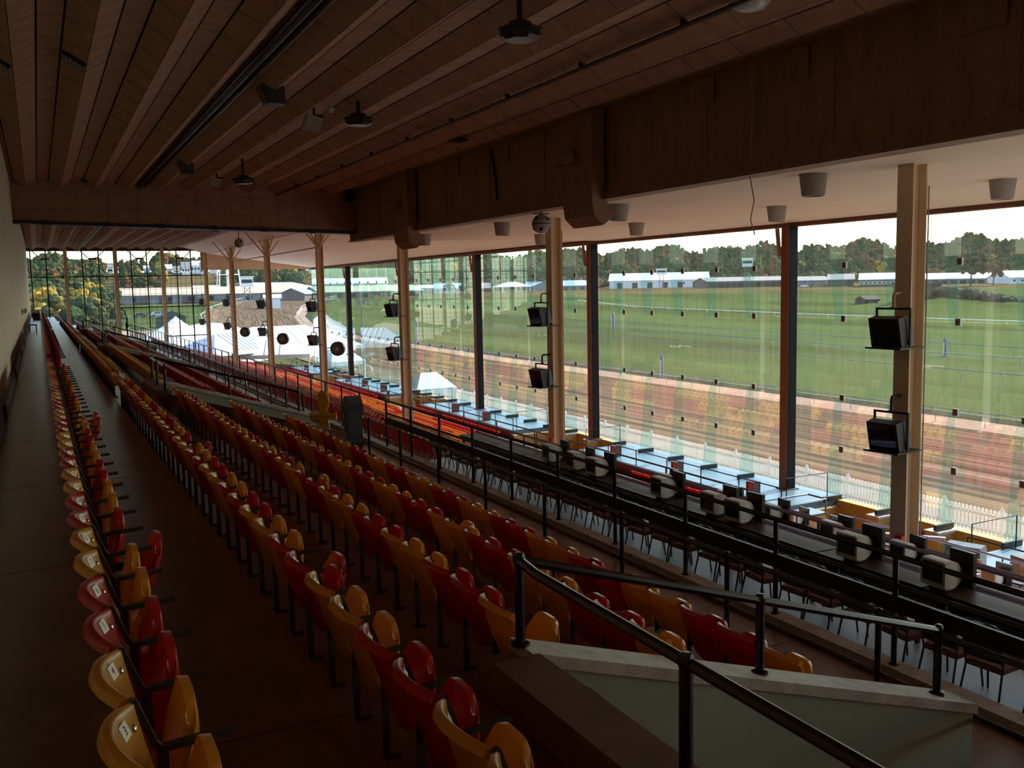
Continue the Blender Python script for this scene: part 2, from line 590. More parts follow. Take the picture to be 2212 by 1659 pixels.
# ------------------------------------------------------------------ cross beam, girder, soffit
BY = 39.7
cb = empty('ceiling_cross_beam', kind='structure', label='deep tan boarded cross beam with scalloped top')
mb = MB()
nb = 12
for i in range(nb):
    xa, xb = WALLX + (12.35 - WALLX) * i / nb, WALLX + (12.35 - WALLX) * (i + 1) / nb
    f0, f1 = i / nb, (i + 1) / nb
    za, zb = 2.72 - .32 * f0, 2.72 - .32 * f1
    for lo, hi in ((0, .30), (.30, .72), (.72, 1)):
        P = lambda x, zz, f: (x, zz + (4.2 - zz) * f)
        q = [P(xa + .006, za, lo), P(xb - .006, zb, lo), P(xb - .006, zb, hi), P(xa + .006, za, hi)]
        q = [(x, z + (.006 if k < 2 else -.006)) for k, (x, z) in enumerate(q)]
        build('beam_board', MB().prism(q, 'y', BY - .34, BY - .30), beam_m, cb)
build('beam_core', MB().prism([(WALLX, 2.70), (12.35, 2.38), (12.35, 4.25), (WALLX, 4.25)], 'y', BY - .30, BY + .30), beam_m, cb)
mb = MB().prism([(WALLX, 2.62), (12.6, 2.28), (12.6, 2.38), (WALLX, 2.72)], 'y', BY - .42, BY + .34)
for i in range(7):
    x = .5 + i * 2.0
    z = 2.60 - .026 * x
    mb.box(x - .12, x + .12, BY - .46, BY - .3, z - .02, z + .14)
build('beam_flange', mb, iron_m, cb)

gd = empty('ceiling_girder', kind='structure', label='deep tan steel girder running along the stand above the soffit')
build('girder_web', MB().box(12.4, 12.55, YB, BY + .3, SOF + .25, 4.3), girder_m, gd)
build('girder_flange', MB().box(12.3, 12.62, YB, BY + .3, SOF - .03, SOF + .26).box(12.22, 12.7, YB, BY + .3, SOF - .07, SOF - .02), girder_m, gd)
build('girder_top_flange', MB().box(12.25, 12.62, YB, BY + .3, 4.12, 4.2), girder_m, gd)
y = -22.0
while y < 38:
    build('girder_stiffener', MB().box(12.375, 12.4, y - .08, y + .08, SOF + .28, 4.1), girder_m, gd)
    y += 3.43
mb = MB()
for i in range(70):
    y = 1.0 + i * .55
    mb.lathe([(.014, 0), (.014, .012)], (12.29, y, SOF + .18), 6, axis='x')
o = build('rivets', mb, iron_m, gd)
o['kind'] = 'stuff'
build('cable', MB().tube([(12.34, 25.7, 4.0), (12.33, 25.55, 3.5), (12.34, 25.45, 3.1), (12.3, 25.3, 2.5)], .035), black_m, smooth=True,
      label='thick black cable hanging down the face of the girder', cat='cable')
build('cable', MB().tube([(12.3, 14.2, 4.0), (12.3, 14.18, 3.3), (12.28, 14.17, 2.7), (12.26, 14.2, 1.95), (12.3, 14.12, 1.5), (12.28, 14.2, 1.15), (12.3, 14.1, .85)], .012), brass_m, smooth=True,
      label='thin loose wire dangling from the girder below the soffit', cat='cable')
build('access_plate', MB().box(12.345, 12.372, 15.4, 16.3, 3.55, 4.1), girder_m, label='rectangular cover plate on the girder face', cat='panel', group='cover plates on the girder')
for y0, y1 in ((12.8, 13.3), (24.6, 25.2), (28.2, 28.7), (9.0, 9.8)):
    build('access_plate', MB().box(12.345, 12.372, y0, y1, 3.5, 4.1), girder_m, label='rectangular cover plate on the girder face', cat='panel', group='cover plates on the girder')

# boxed ducts on the girder with a slanted foot
for y0, y1, lb in ((19.4, 20.8, 'tan sheet metal duct with slanted foot on the girder beside the ball speaker'), (31.9, 33.4, 'tan sheet metal duct with slanted foot on the girder next to the cross beam')):
    t = empty('air_duct', (11.95, (y0 + y1) / 2, 1.5), label=lb, cat='duct')
    h = (y1 - y0) / 2
    build('duct_box', MB().box(0, .34, -h, h, .52, 2.65), girder_m, t)
    build('duct_foot', MB().prism([(-.02, .52), (.36, .52), (.62, .12), (.30, -.12), (.05, .1)], 'y', -h, h), girder_m, t)
    build('duct_outlet', MB().prism([(.60, .10), (.32, -.10), (.33, -.12), (.62, .09)], 'y', -h + .05, h - .05), iron_m, t)

sf = empty('ceiling_soffit', kind='structure', label='cream soffit between the girder and the glass wall')
mb = MB()
y = YB
while y < BY:
    x = 12.7
    while x < 25.2:
        x1 = min(x + 2.08, 25.4)
        mb.box(x + .003, x1 - .003, y + .003, min(y + 3.43, BY) - .003, SOF, SOF + .2)
        x = x1 if x1 > x else x + 1
        if x1 >= 25.4:
            break
    y += 3.43
o = build('soffit_boards', mb, soffit_m, sf)
o['kind'] = 'stuff'
build('soffit_slab', MB().box(12.6, 25.3, YB, BY, SOF + .16, 4.4), soffit_m, sf)
# beyond the cross beam the soffit rises towards the columns
mb = MB()
for i in range(16):
    y0, y1 = BY + (YF - BY) * i / 16, BY + (YF - BY) * (i + 1) / 16
    for j in range(4):
        f0, f1 = j / 4, (j + 1) / 4
        xa, xb = 25.4 - 10.6 * f0, 25.4 - 10.6 * f1
        za, zb = SOF + 1.45 * f0, SOF + 1.45 * f1
        mb.prism([(xa - .01, za), (xb + .01, zb), (xb + .01, zb + .06), (xa - .01, za + .06)], 'y', y0 + .01, y1 - .01)
o = build('soffit_tiles', mb, soffit_m, sf)
o['kind'] = 'stuff'
build('soffit_back', MB().prism([(25.6, SOF + .03), (14.8, 3.53), (12.5, 4.18), (12.5, 4.4), (25.6, 4.4)], 'y', BY, YF), soffit_m, sf)
build('soffit_end', MB().box(14.2, 25.2, YF - .15, YF, SOF - .05, 4.2), soffit_m, sf)
build('trim_1', MB().box(24.8, 25.25, YB, YF, SOF - .14, SOF + .02), rust_m, kind='structure', label='rust brown head channel above the glass wall')
build('roof', MB().box(WALLX - .4, 27.2, YB - .4, YF + 1.5, 4.4, 4.7), ceilback_m, kind='structure', label='roof slab over the stand')

# ------------------------------------------------------------------ steel columns
ORD = ['', '', 'seventh', 'sixth', 'fifth', 'fourth', 'third', 'second']


def ibeam(mb, z0, z1, w=.36, d=.37, t=.03):
    mb.box(-d / 2, -d / 2 + t, -w / 2, w / 2, z0, z1).box(d / 2 - t, d / 2, -w / 2, w / 2, z0, z1).box(-d / 2 + t, d / 2 - t, -t / 2, t / 2, z0, z1)
    return mb


def col_base(y):
    if y < BOXY:
        return -6.45
    return LOWR[5][1]


for k, y in enumerate(list(COLY) + [YF - .3]):
    far = y > BY + 5
    top = 3.55 if far else SOF
    z0 = col_base(y)
    name = ORD[k] + ' ' if 2 <= k < 8 else ''
    lb = f'cream steel I-column, {name}from the far gridded window' if name else ('cream steel I-column at the corner of the far gridded window' if k == 8 else 'cream steel I-column behind the viewer')
    t = empty('steel_column', (COLX, y, z0), label=lb, cat='column', group='cream steel columns')
    build('shaft', ibeam(MB(), 0, top - z0), col_m, t)
    build('base_plate', MB().box(-.3, .3, -.3, .3, 0, .04), col_m, t)
    if far and k != 8:
        for s in (-1, 1):
            build('brace', MB().tube([(0, s * .1, 2.35 - z0), (0, s * 3.0, 3.95 - z0)], .055, 6), col_m, t)
            build('brace', MB().tube([(0, s * 1.75, 3.23 - z0), (0, s * .9, 4.0 - z0)], .035, 6), col_m, t)
        build('brace', MB().tube([(-.1, 0, 2.4 - z0), (-1.4, 0, 4.0 - z0)], .055, 6), col_m, t)
        build('brace', MB().tube([(.1, 0, 2.4 - z0), (.9, 0, 3.45 - z0)], .055, 6), col_m, t)
        build('tie', MB().tube([(0, 0, 2.36 - z0), (0, 13.716 if k < 7 else 13.0, 2.36 - z0)], .04, 6), col_m, t)

# ------------------------------------------------------------------ glass wall: one window per bay
CLIPZ = [0.43, -1.41, -4.18, -6.02]
pane_rows = [(SOF - .12, .43), (.43, -1.41), (-1.41, -4.18), (-4.18, -6.02), (-6.02, DECK - .02)]
pane_me = [MB().box(-.006, .006, -PW / 2 + .006, PW / 2 - .006, min(b, a) + .006, max(a, b) - .006).mesh('glass_pane', pane_g) for a, b in pane_rows]
clip_me = MB().box(-.03, .03, -.075, .075, -.09, .09).box(-.02, .02, -.095, .095, -.115, .115, 1).mesh('clip', [clip_m, clipw_m])
finu_me = MB().prism([(-.03, SOF - .1), (-.74, SOF - .1), (-.70, .4), (-.42, -1.50), (-.03, -1.50)], 'y', -.008, .008).mesh('glass_fin', fin_g)
finl_me = MB().prism([(-.03, -4.14), (-.30, -4.14), (-.42, -4.5), (-.74, DECK + .1), (-.03, DECK + .1)], 'y', -.008, .008).mesh('glass_fin', fin_g)
shoe_me = MB().box(-.80, 0, -.05, .05, DECK, DECK + .17).mesh('fin_shoe', black_m)
for bi, py in enumerate(POSTY):
    if py > YF - 1:
        continue
    w = empty(f'window_{bi + 1}', kind='structure', label='tall frameless glass bay with green glass fins overlooking the track')
    if py + S > YF + 1:
        pass
    for c in range(6):
        yc = py + PW * (c + .5)
        if yc > YF - .5:
            break
        for me in pane_me:
            ob('glass_pane', me, w, loc=(GX, yc, 0))
        if c > 0:
            ye = py + PW * c
            ob('glass_fin', finu_me, w, loc=(GX, ye, 0))
            ob('glass_fin', finl_me, w, loc=(GX, ye, 0))
            ob('fin_shoe', shoe_me, w, loc=(GX, ye, 0))
            for z in CLIPZ:
                ob('clip', clip_me, w, loc=(GX - .02, ye, z))
        else:
            for z in CLIPZ:
                ob('clip', clip_me, w, loc=(GX - .02, py + .3, z))
    if bi >= 2:
        p = empty('wind_post', (GX - .35, py, DECK), label=f'black steel wind post on the blue deck, {["", "last", "second", "third", "fourth", "fifth", "sixth", "seventh"][9 - bi]} one from the far gridded window', cat='post', group='black posts along the glass wall')
        build('post_shaft', MB().box(-.22, .18, -.2, -.16, 0, SOF - DECK - .15).box(-.22, .18, .16, .2, 0, SOF - DECK - .15).box(-.03, .03, -.16, .16, 0, SOF - DECK - .15).box(-.22, -.19, -.2, .2, 0, SOF - DECK - .15, 1), [post_m, post_m], p)
        build('post_foot', MB().box(-.32, .28, -.3, .3, 0, .03), rust_m, p)
        build('rust_edge', MB().box(-.24, -.222, -.2, .2, .03, SOF - DECK - .15), rust_m, p)
        build('slat_lamp', MB().prism([(-.3, -.05), (-.22, -.05), (-.1, -1.05), (-.18, -1.05)], 'y', .22, .36), girder_m, p, loc=(-.1, 0, SOF - DECK - .15))

# ------------------------------------------------------------------ far gridded window
fw = empty('window_10', kind='structure', label='far end window of steel posts and fine gridded panes above the last rows')


def sill(x):
    pts = [(-.4, -1.75), (.3, -1.9), (1.4, -2.4), (2.6, -2.8), (3.8, -3.2), (5.0, -3.6), (6.5, -4.0), (9, -5.0), (14.6, -6.6), (25, -8)]
    for (a, za), (b, zb) in zip(pts, pts[1:]):
        if a <= x <= b:
            return za + (zb - za) * (x - a) / (b - a)
    return pts[-1][1]


for x in (2.47, 6.62, 10.72):
    build('window_post', MB().box(x - .16, x + .16, YF - .3, YF, sill(x) - .6, 4.1), col_m, fw)
build('window_head', MB().box(WALLX, 14.5, YF - .2, YF, 3.82, 4.2), rust_m, fw)
for a, b, z in ((WALLX, 14.5, 1.52), (6.6, 14.5, -1.40), (10.7, 14.5, -4.2)):
    build('mullion_bar', MB().box(a, b, YF - .14, YF - .04, z - .05, z + .05), iron_m, fw)
for x in (-.35, .9, 3.85, 5.23, 7.98, 9.35, 12.0, 13.3):
    build('mullion_bar', MB().box(x - .05, x + .05, YF - .14, YF - .04, sill(x) - .3, 3.9), iron_m, fw)
mb = MB()
x = WALLX + .1
while x < 14.4:
    mb.box(x - .012, x + .012, YF - .1, YF - .07, sill(x) - .3, 3.9)
    x += .458
z = -6.6
while z < 3.8:
    mb.box(WALLX, 14.5, YF - .1, YF - .07, z - .012, z + .012)
    z += .46
o = build('glazing_bars', mb, iron_m, fw)
o['kind'] = 'stuff'
for a, b in ((WALLX, 2.47), (2.47, 6.62), (6.62, 10.72), (10.72, 14.5)):
    build('glass_pane', MB().box(a, b, YF - .07, YF - .06, sill(b) - .3, 3.9), farpane_g, fw)
mb = MB()
for x in (.8, 4.7, 8.7, 12.3):
    mb.box(x - .35, x + .35, YF - .5, YF - .35, 3.05, 3.2).tube([(x - .3, YF - .42, 3.15), (x - 1.1, YF - .42, 3.95)], .04, 6).tube([(x + .3, YF - .42, 3.15), (x + 1.1, YF - .42, 3.95)], .04, 6)
o = build('truss_feet', mb, rust_m, fw)
wf = empty('wall_far', kind='structure', label='brown parapet below the far gridded window')
mb = MB()
px = [WALLX - .2, .3, 1.4, 2.6, 3.8, 5.0, 6.5, 9, 14.6, 19, 25.3]
for a, b in zip(px, px[1:]):
    mb.prism([(a, -9.7), (b, -9.7), (b, sill(min(b, 25)) + .05), (a, sill(max(a, -.4)) + .05)], 'y', YF, YF + .2)
build('parapet', mb, brownwall_m, wf)
mb = MB().box(14.9, 25.2, YF + .02, YF + .04, -6.8, SOF - .1)
build('end_glass', mb, farpane_g, fw)

# ------------------------------------------------------------------ stadium seats
SP = 0.507


def back_pt(u, v):
    """inner face of the back shell: upright below, reclined like a petal at the top"""
    c = max(0.0, 1 - abs(u) ** 2.2)
    lobe = max(0.0, 1 - abs(u) ** 2.2)
    w = .195 + .040 * min(1, v * 1.6)
    bul = c * (.015 + .058 * v ** 2.6)
    x = .11 * (1 - v) ** 1.15 - bul
    z = .29 + .46 * v + .022 * lobe * v + .06 * (1 - lobe) * (1 - v) ** 4
    return x, u * w, z


def back_mesh(m, nu=12):
    rows = []
    for i in range(nu + 1):
        u = -1 + 2 * i / nu
        prof = [back_pt(u, v) for v in (0, .06, .2, .4, .6, .8, .93, 1.0)]
        tx, y, tz = prof[-1]
        prof += [(tx - .012, y, tz + .008), (tx - .036, y, tz + .003), (tx - .048, y, tz - .025)]
        prof += [(back_pt(u, v)[0] - .03, back_pt(u, v)[1], back_pt(u, v)[2]) for v in (.9, .6, .3, .08, 0)]
        rows.append(prof)
    return MB().grid(rows, close=True, cap=True)


def pan_mesh(nu=12):
    rows = []
    vs = (0, .12, .3, .5, .68, .82, .92, .98, 1.0)
    for i in range(nu + 1):
        u = -1 + 2 * i / nu
        ua = math.copysign(abs(u) ** .8, u)
        inn, out_ = [], []
        for v in vs:
            e = max(0, (v - .45) / .55)
            wv = .215 * (1 - .30 * e ** 2.6)
            drop = .075 * (abs(u) ** 4) * e
            b = 1 - abs(u) ** 4
            zi = .31 + .37 * v - drop
            xi = .105 + .065 * v
            inn.append((xi, ua * wv, zi))
            out_.append((xi + .022 + .05 * b * sin(pi * (.15 + .75 * v)), ua * wv, zi - .006 * (v > .9)))
        rows.append(inn + out_[::-1])
    return MB().grid(rows, close=True, cap=True)


def arm_mesh():
    mb = MB()
    y = SP / 2
    path = [(-.012, .745), (.0, .752), (.055, .60), (.075, .578), (.30, .592)]
    for (xa, za), (xb, zb) in zip(path, path[1:]):
        d = Vector((xb - xa, 0, zb - za))
        c = Vector(((xa + xb) / 2, y, (za + zb) / 2))
        L = d.length / 2 + .004
        d.normalize()
        n = Vector((-d.z, 0, d.x))
        mb.obox(c, d * L, (0, .0155, 0), n * .011)
    return mb


def stand_mesh():
    y = SP / 2
    return MB().box(.06, .095, y - .01, y + .01, 0, .58).box(.03, .15, y - .022, y + .022, 0, .015).box(.06, .2, y - .01, y + .01, .34, .39)


back_y = back_mesh(yel_m).mesh('seat_back', yel_m, True, 50)
back_r = back_mesh(red_m).mesh('seat_back', red_m, True, 50)
pan_y = pan_mesh().mesh('seat_pan', yel_m, True, 50)
pan_r = pan_mesh().mesh('seat_pan', red_m, True, 50)
arm_me = arm_mesh().mesh('armrest', iron_m)
stand_me = stand_mesh().mesh('stand', iron_m)
bolt_me = MB().lathe([(.013, 0), (.011, .006), (.004, .009)], (0, 0, 0), 10, axis='x').mesh('bolt', chrome_m, True)
plate_me = MB().obox((0, 0, 0), (.0015, 0, 0), (0, .030, 0), (0, 0, .026)).mesh('number_plate', plate_m)


def small_seat(m):
    """one mesh for seats too small in the picture to show their parts"""
    mb = back_mesh(m, 4)
    k = len(mb.f)
    p = pan_mesh(4)
    mb.add(p.v, p.f, 0)
    a = arm_mesh()
    mb.add(a.v, a.f, 1)
    s = stand_mesh()
    mb.add(s.v, s.f, 1)
    return mb.mesh('stadium_seat', [m, iron_m], True, 50)


small_y, small_r = small_seat(yel_m), small_seat(red_m)
RN = ['top row along the back wall', 'second row from the back wall', 'third row from the back wall', 'fourth row from the back wall', 'fifth row, just above the walkway rail']
nseat = 0
NUMW = dict(zip(range(3, 13), 'three four five six seven eight nine ten eleven twelve'.split()))


def seat(r, yc, red, num=None, full=True, block=0, open_=False):
    global nseat
    nseat += 1
    cn = 'red' if red else 'yellow'
    row = RN[r] if block == 0 else RN[r] + ' beyond the exit stair'
    lb = f'{cn} folding plastic seat in the {row}'
    if num:
        lb = f'{cn} plastic seat with number plate {NUMW[num]} in the top row'
    loc = (ROWX[r], yc, ROWZ[r])
    if not full:
        return ob('stadium_seat', small_r if red else small_y, loc=loc, label=lb, cat='seat', group=f'{cn} seats, {row}')
    t = empty('stadium_seat', loc, label=lb, cat='seat', group=f'{cn} seats, {row}')
    ob('seat_back', back_r if red else back_y, t)
    p = ob('seat_pan', pan_r if red else pan_y, t)
    if open_:
        p.location = (.07, 0, -.03)
        p.rotation_euler = (0, radians(9), 0)
    ob('armrest', arm_me, t)
    ob('stand', stand_me, t)
    for u in (-.8, .8):
        q = back_pt(u, .86)
        ob('bolt', bolt_me, t, loc=(q[0] + .001, q[1], q[2]), rot=(0, radians(-30), radians(-20 if u > 0 else 20)))
    ob('bolt', bolt_me, p, loc=(.215, .09, .56))
    me = plate_me
    if num:
        q = MB().obox((0, 0, 0), (.0015, 0, 0), (0, .030, 0), (0, 0, .026))
        text_mesh(str(num), .042, q, (.0022, 0, 0), (0, 1, 0), (0, 0, 1), 1)
        me = q.mesh('number_plate', [plate_m, ink_m])
    q, q0, q1 = back_pt(.42, .91), back_pt(.42, .82), back_pt(.42, .99)
    ob('number_plate', me, t, loc=(q[0] + .006, q[1], q[2] + .003), rot=(0, -atan2(q0[0] - q1[0], q1[2] - q0[2]), radians(-20)), label='white number plate')
    return t


def yr(first_y_index):
    """two yellow, two red, ... ; index counted along the row"""
    return lambda i: ((i - first_y_index) % 4) >= 2


# row 1: plate 3 at y = 2.87 (two yellow 3,4 then two red 5,6 ...)
for n in range(1, 39):
    y = 2.87 + SP * (n - 3)
    seat(0, y, ((n - 3) % 4) >= 2, num=n if 3 <= n <= 12 else None, full=y < 15, open_=n in (9, 21, 22, 30))
# far-corner y and colour of one seat per row, as the photograph shows them
REF = {1: (4.50, 3), 2: (7.23, 0), 3: (9.25, 0), 4: (11.26, 0)}     # (corner y, phase 0 = first yellow of a pair)
for r, (cy, ph) in REF.items():
    y0, y1 = (1.0, 21.8) if r == 1 else (4.95, 22.0)
    i = -30
    while True:
        yc = cy - SP / 2 + SP * i
        if yc > y1:
            break
        if yc - SP / 2 > y0:
            seat(r, yc, ((i + ph) % 4) >= 2, full=yc < (13 if r < 3 else 12), open_=(i * 7 + r * 5) % 11 == 0)
        i += 1
# next block beyond the exit stair: one colour per stretch
for r, y0, y1, colr in ((0, 23.6, 43.0, lambda y: True), (1, 23.6, 43.0, lambda y: False), (2, 25.9, 42.4, lambda y: False)):
    y = y0
    while y < y1 and nseat < 300:
        seat(r, y, colr(y), full=False, block=1)
        y += SP


def mass(name, seats, m, label, cat='seats'):
    """many far seats: real geometry joined, nobody can pick them apart"""
    mb = MB()
    src = MB()
    b = back_mesh(m, 3)
    p = pan_mesh(3)
    src.add(b.v, b.f, 0)
    src.add(p.v, p.f, 0)
    src.box(.05, .09, -.02, .02, 0, .40, 1)
    a = arm_mesh()
    src.add(a.v, a.f, 1)
    for (x, y, z) in seats:
        mb.add([(vx + x, vy + y, vz + z) for vx, vy, vz in src.v], src.f, 0)
        mb.mi[-len(src.f):] = src.mi
    return build(name, mb, [m, iron_m], smooth=True, kind='stuff', label=label, cat=cat)


fy, fr = [], []
for r in range(5):
    for k in range(1, 4):
        a, b = VOM[2 + k][1] + .1, VOM[3 + k][0] - .1
        if r < 2:
            a -= 1.9
            if k == 1:
                a = b - .2 if False else 43.6
        if k == 1 and r < 3:
            continue
        y = a + .25
        while y < min(b, YF - 1):
            red = (r in (0, 3, 4)) if k == 1 else ((r + k) % 2 == 0 if y < b - 6 else (r % 2 == 1))
            if k == 1 and r == 2:
                red = False
            (fr if red else fy).append((ROWX[r], y, ROWZ[r]))
            y += SP
mass('seat_block_upper_yellow', fy, yel_m, 'rows of small yellow seats on the upper terrace towards the far window')
mass('seat_block_upper_red', fr, red_m, 'rows of small red seats on the upper terrace towards the far window')
fy, fr = [], []
LS = .48
for i, (x, z) in enumerate(LOWR):
    y = BOXY + 1.0 if i < 2 else BOX2 + .5
    j = 0
    while y < YF - .8:
        pitn = any(a - .5 < y < b + .5 for a, b in PITS) and i == 11
        aisle = abs(((y - 23) % VP_) - 10.2) < .55
        post = abs(x - COLX) < .62 and any(abs(y - c_) < .5 for c_ in COLY)
        if not pitn and not aisle and not post:
            if i == 11:
                red = True
            elif i in (0, 2):
                red = True
            elif i == 1:
                red = (int(y / 3.1) % 4) != 0
            elif i == 10 or i == 8:
                red = (int(y / 7) % 3) == 0
            elif i == 9:
                red = (int(y / 5) % 2) == 0
            else:
                red = ((j + i * 3) // 5 + (i // 2)) % 3 == 0 if y < 60 else ((j // 9 + i) % 2 == 0)
            (fr if red else fy).append((x, y, z))
        y += LS
        j += 1
mass('seat_block_lower_yellow', fy, yel_m, 'rows of orange yellow seats on the lower terrace, partly in the sun')
mass('seat_block_lower_red', fr, red_m, 'rows of red seats on the lower terrace, partly in the sun')

# ------------------------------------------------------------------ exit stair walls and their rails
VL = ['nearest the numbered seats', 'behind the yellow cut-out figure', 'halfway to the far window', 'close to the far window']
for k, (a, b) in enumerate(VOM[2:6]):
    t = empty(f'wall_exit_stair_{k + 1}', kind='structure', label=f'low concrete wall around an exit stair {VL[k]}')
    fm = greygreen_m
    # face wall across the rows (far side of the opening)
    build('side_wall', MB().prism([(2.5, WALK), (6.5, WALK), (6.5, -3.50), (2.5, -2.27)], 'y', b - .02, b + .22), fm, t)
    build('wall_cap', MB().prism([(2.5, -2.27), (6.52, -3.50), (6.52, -3.42), (2.5, -2.19)], 'y', b - .05, b + .25), palecap_m, t)
    # wall along the row at the head of the stair
    build('head_wall', MB().box(2.26, 2.52, a - .1, b + .22, WALK, -2.27), brownwall_m, t)
    build('head_cap', MB().box(2.24, 2.55, a - .1, b - .05, -2.27, -2.2), brownwall_m, t)
    build('wall_bar', MB().tube([(2.58, a + .4, -2.32), (2.58, b - .55, -2.24)], .018, 6), black_m, t)
    if k > 0:
        build('side_wall', MB().prism([(2.5, WALK), (6.5, WALK), (6.5, -3.50), (2.5, -2.27)], 'y', a - .2, a), brownwall_m, t)
    rl = empty('stair_rail', (2.5, b + .1, -2.19), label=f'black pipe rail on the exit stair wall {VL[k]}', cat='railing', group='pipe rails on the exit stair walls')
    zt = lambda x: -2.19 - .306 * (x - 2.5)
    P = lambda x, y, z: (x - 2.5, y - b - .1, z + 2.19)
    for x in (2.5, 4.39, 6.22):
        build('rail_post', MB().tube([P(x, b + .1, zt(x)), P(x, b + .1, zt(x) + .53)], .032, 8).lathe([(.06, 0), (.06, .02), (.035, .03)], P(x, b + .1, zt(x)), 10).lathe([(.0, -.03), (.036, -.01), (.042, .02), (.03, .045), (0, .05)], P(x, b + .1, zt(x) + .53), 10), rail_m, rl, smooth=True)
    build('hand_rail', MB().tube([P(2.5, b + .1, zt(2.5) + .53), P(4.39, b + .1, zt(4.39) + .53), P(6.24, b + .1, zt(6.24) + .53)], .030, 8), rail_m, rl, smooth=True)
    for y in (a + .1, (a + b) / 2):
        build('rail_post', MB().tube([P(2.44, y, -2.2), P(2.44, y, -1.67)], .032, 8).lathe([(.06, 0), (.06, .02), (.035, .03)], P(2.44, y, -2.2), 10).lathe([(.0, -.03), (.036, -.01), (.042, .02), (.03, .045), (0, .05)], P(2.44, y, -1.67), 10), rail_m, rl, smooth=True)
    build('hand_rail', MB().tube([P(2.5, b + .1, -1.66), P(2.46, b - .2, -1.66), P(2.44, a - .1, -1.68)], .030, 8), rail_m, rl, smooth=True)

# ------------------------------------------------------------------ walkway rails


def fence_rail(name, x, ys, zb, zt, mids, label, r=.028, group=None, board=None, m=rail_m, caps=True):
    t = empty(name, (x, ys[0], zb), label=label, cat='railing', group=group)
    L = ys[-1] - ys[0]
    pm = MB().tube([(0, 0, 0), (0, 0, zt - zb)], r, 8).lathe([(.055, 0), (.055, .012), (.03, .02)], (0, 0, 0), 8)
    if caps:
        pm.lathe([(0, -.02), (.034, 0), (.036, .03), (0, .045)], (0, 0, zt - zb), 8)
    pm = pm.mesh('rail_post', m, True)
    for y in ys:
        ob('rail_post', pm, t, loc=(0, y - ys[0], 0))
    build('top_rail', MB().tube([(0, 0, zt - zb), (0, L, zt - zb)], r, 8), m, t, smooth=True)
    for z in mids:
        build('mid_rail', MB().tube([(0, 0, z - zb), (0, L, z - zb)], r * .9, 8), m, t, smooth=True)
    if board:
        build('kick_board', MB().box(-.02, .02, 0, L, board[0] - zb, board[1] - zb), black_m, t)
    return t


ysA = [5.83 + 2.08 * i for i in range(-3, 8)]
fence_rail('guard_rail', 6.54, ysA, WALK, -2.98, [-3.55], 'dark pipe guard rail along the walkway just below the fifth seat row')
ysA = [b + .9 + 2.08 * i for b in (25.42,) for i in range(0, 9)]
for k in range(3):
    fence_rail('guard_rail', 6.54, [y + VP_ * k for y in ysA], WALK, -2.98, [-3.55], f'dark pipe guard rail along the walkway beyond exit stair {"one" if k == 0 else "two" if k == 1 else "three"} past the yellow figure')
fence_rail('box_rail', 7.6, [6.57 + 1.74 * i for i in range(-6, 10)], -3.95, -2.81, [-3.12], 'tall dark rail with black board between the walkway and the box tables', r=.03, board=(-3.39, -3.22), caps=False)
for k, (a, b) in enumerate(((24.4, 43.0), (43.9, 63.6), (64.5, 84.2), (85.0, 94.2))):
    n = max(2, round((b - a) / 1.75))
    fence_rail('box_rail', 7.6, [a + (b - a) * i / n for i in range(n + 1)], -3.95, -2.81, [-3.4], 'dark pipe rail at the head of the lower seats, ' + ['starting at the black bin', 'short of the third stair', 'past the third stair', 'ending at the far gridded window'][k], caps=False, r=.026)
# rail in front of the lower rows and along the deck edge
for k, (a, b) in enumerate(((22.9, 38.0), (38.2, 58.6), (58.8, 79.2), (79.4, 94.2))):
    n = max(2, round((b - a) / 4.4))
    fence_rail('aisle_rail', 20.25, [a + (b - a) * i / n for i in range(n + 1)], LOWR[10][1], -6.80, [], 'dark steel rail along the front aisle, ' + ['starting beside the box tables', 'in front of the second exit pit', 'in front of the third exit pit', 'ending at the far gridded window'][k], r=.035, caps=False)
for a, b in segs:
    if b < 10 or a > YF - 2:
        continue
    a2, b2 = max(a, 8) + .15, b - .15
    n = max(2, round((b2 - a2) / 2.286))
    fence_rail('deck_rail', 22.5, [a2 + (b2 - a2) * i / n for i in range(n + 1)], DECK, DECK + .62, [], 'thin maroon rail along the front edge of the blue deck', r=.022, group='rails along the blue deck', caps=False)
    # pipe hoops guarding the pit ends
    for y in (a + .12, b - .12):
        if y < 10 or y > YF - 1:
            continue
        t = empty('pit_rail', (22.7, y, DECK), label='thin black hoop rail on the blue deck beside an exit pit', cat='railing', group='hoop rails beside the exit pits')
        build('hoop', MB().tube([(0, 0, 0), (0, 0, .95), (1.9, 0, .95), (1.9, 0, 0)], .022, 6), black_m, t)
y = 26.2
while y < 92:
    if not any(a - .3 < y < b + .3 for a, b in PITS):
        t = empty('marker_box', (22.78, y, DECK), label='maroon cabinet with orange face at the deck edge', cat='cabinet', group='cabinets along the deck edge')
        build('cabinet', MB().box(-.1, .22, -.18, .18, -.28, .5), maroonboard_m, t)
        build('face_panel', MB().box(-.115, -.1, -.15, .02, -.1, .46), orange_m, t)
        build('back_cover', MB().box(.22, .28, -.16, .16, .02, .5), black_m, t)
    y += 2 * PW

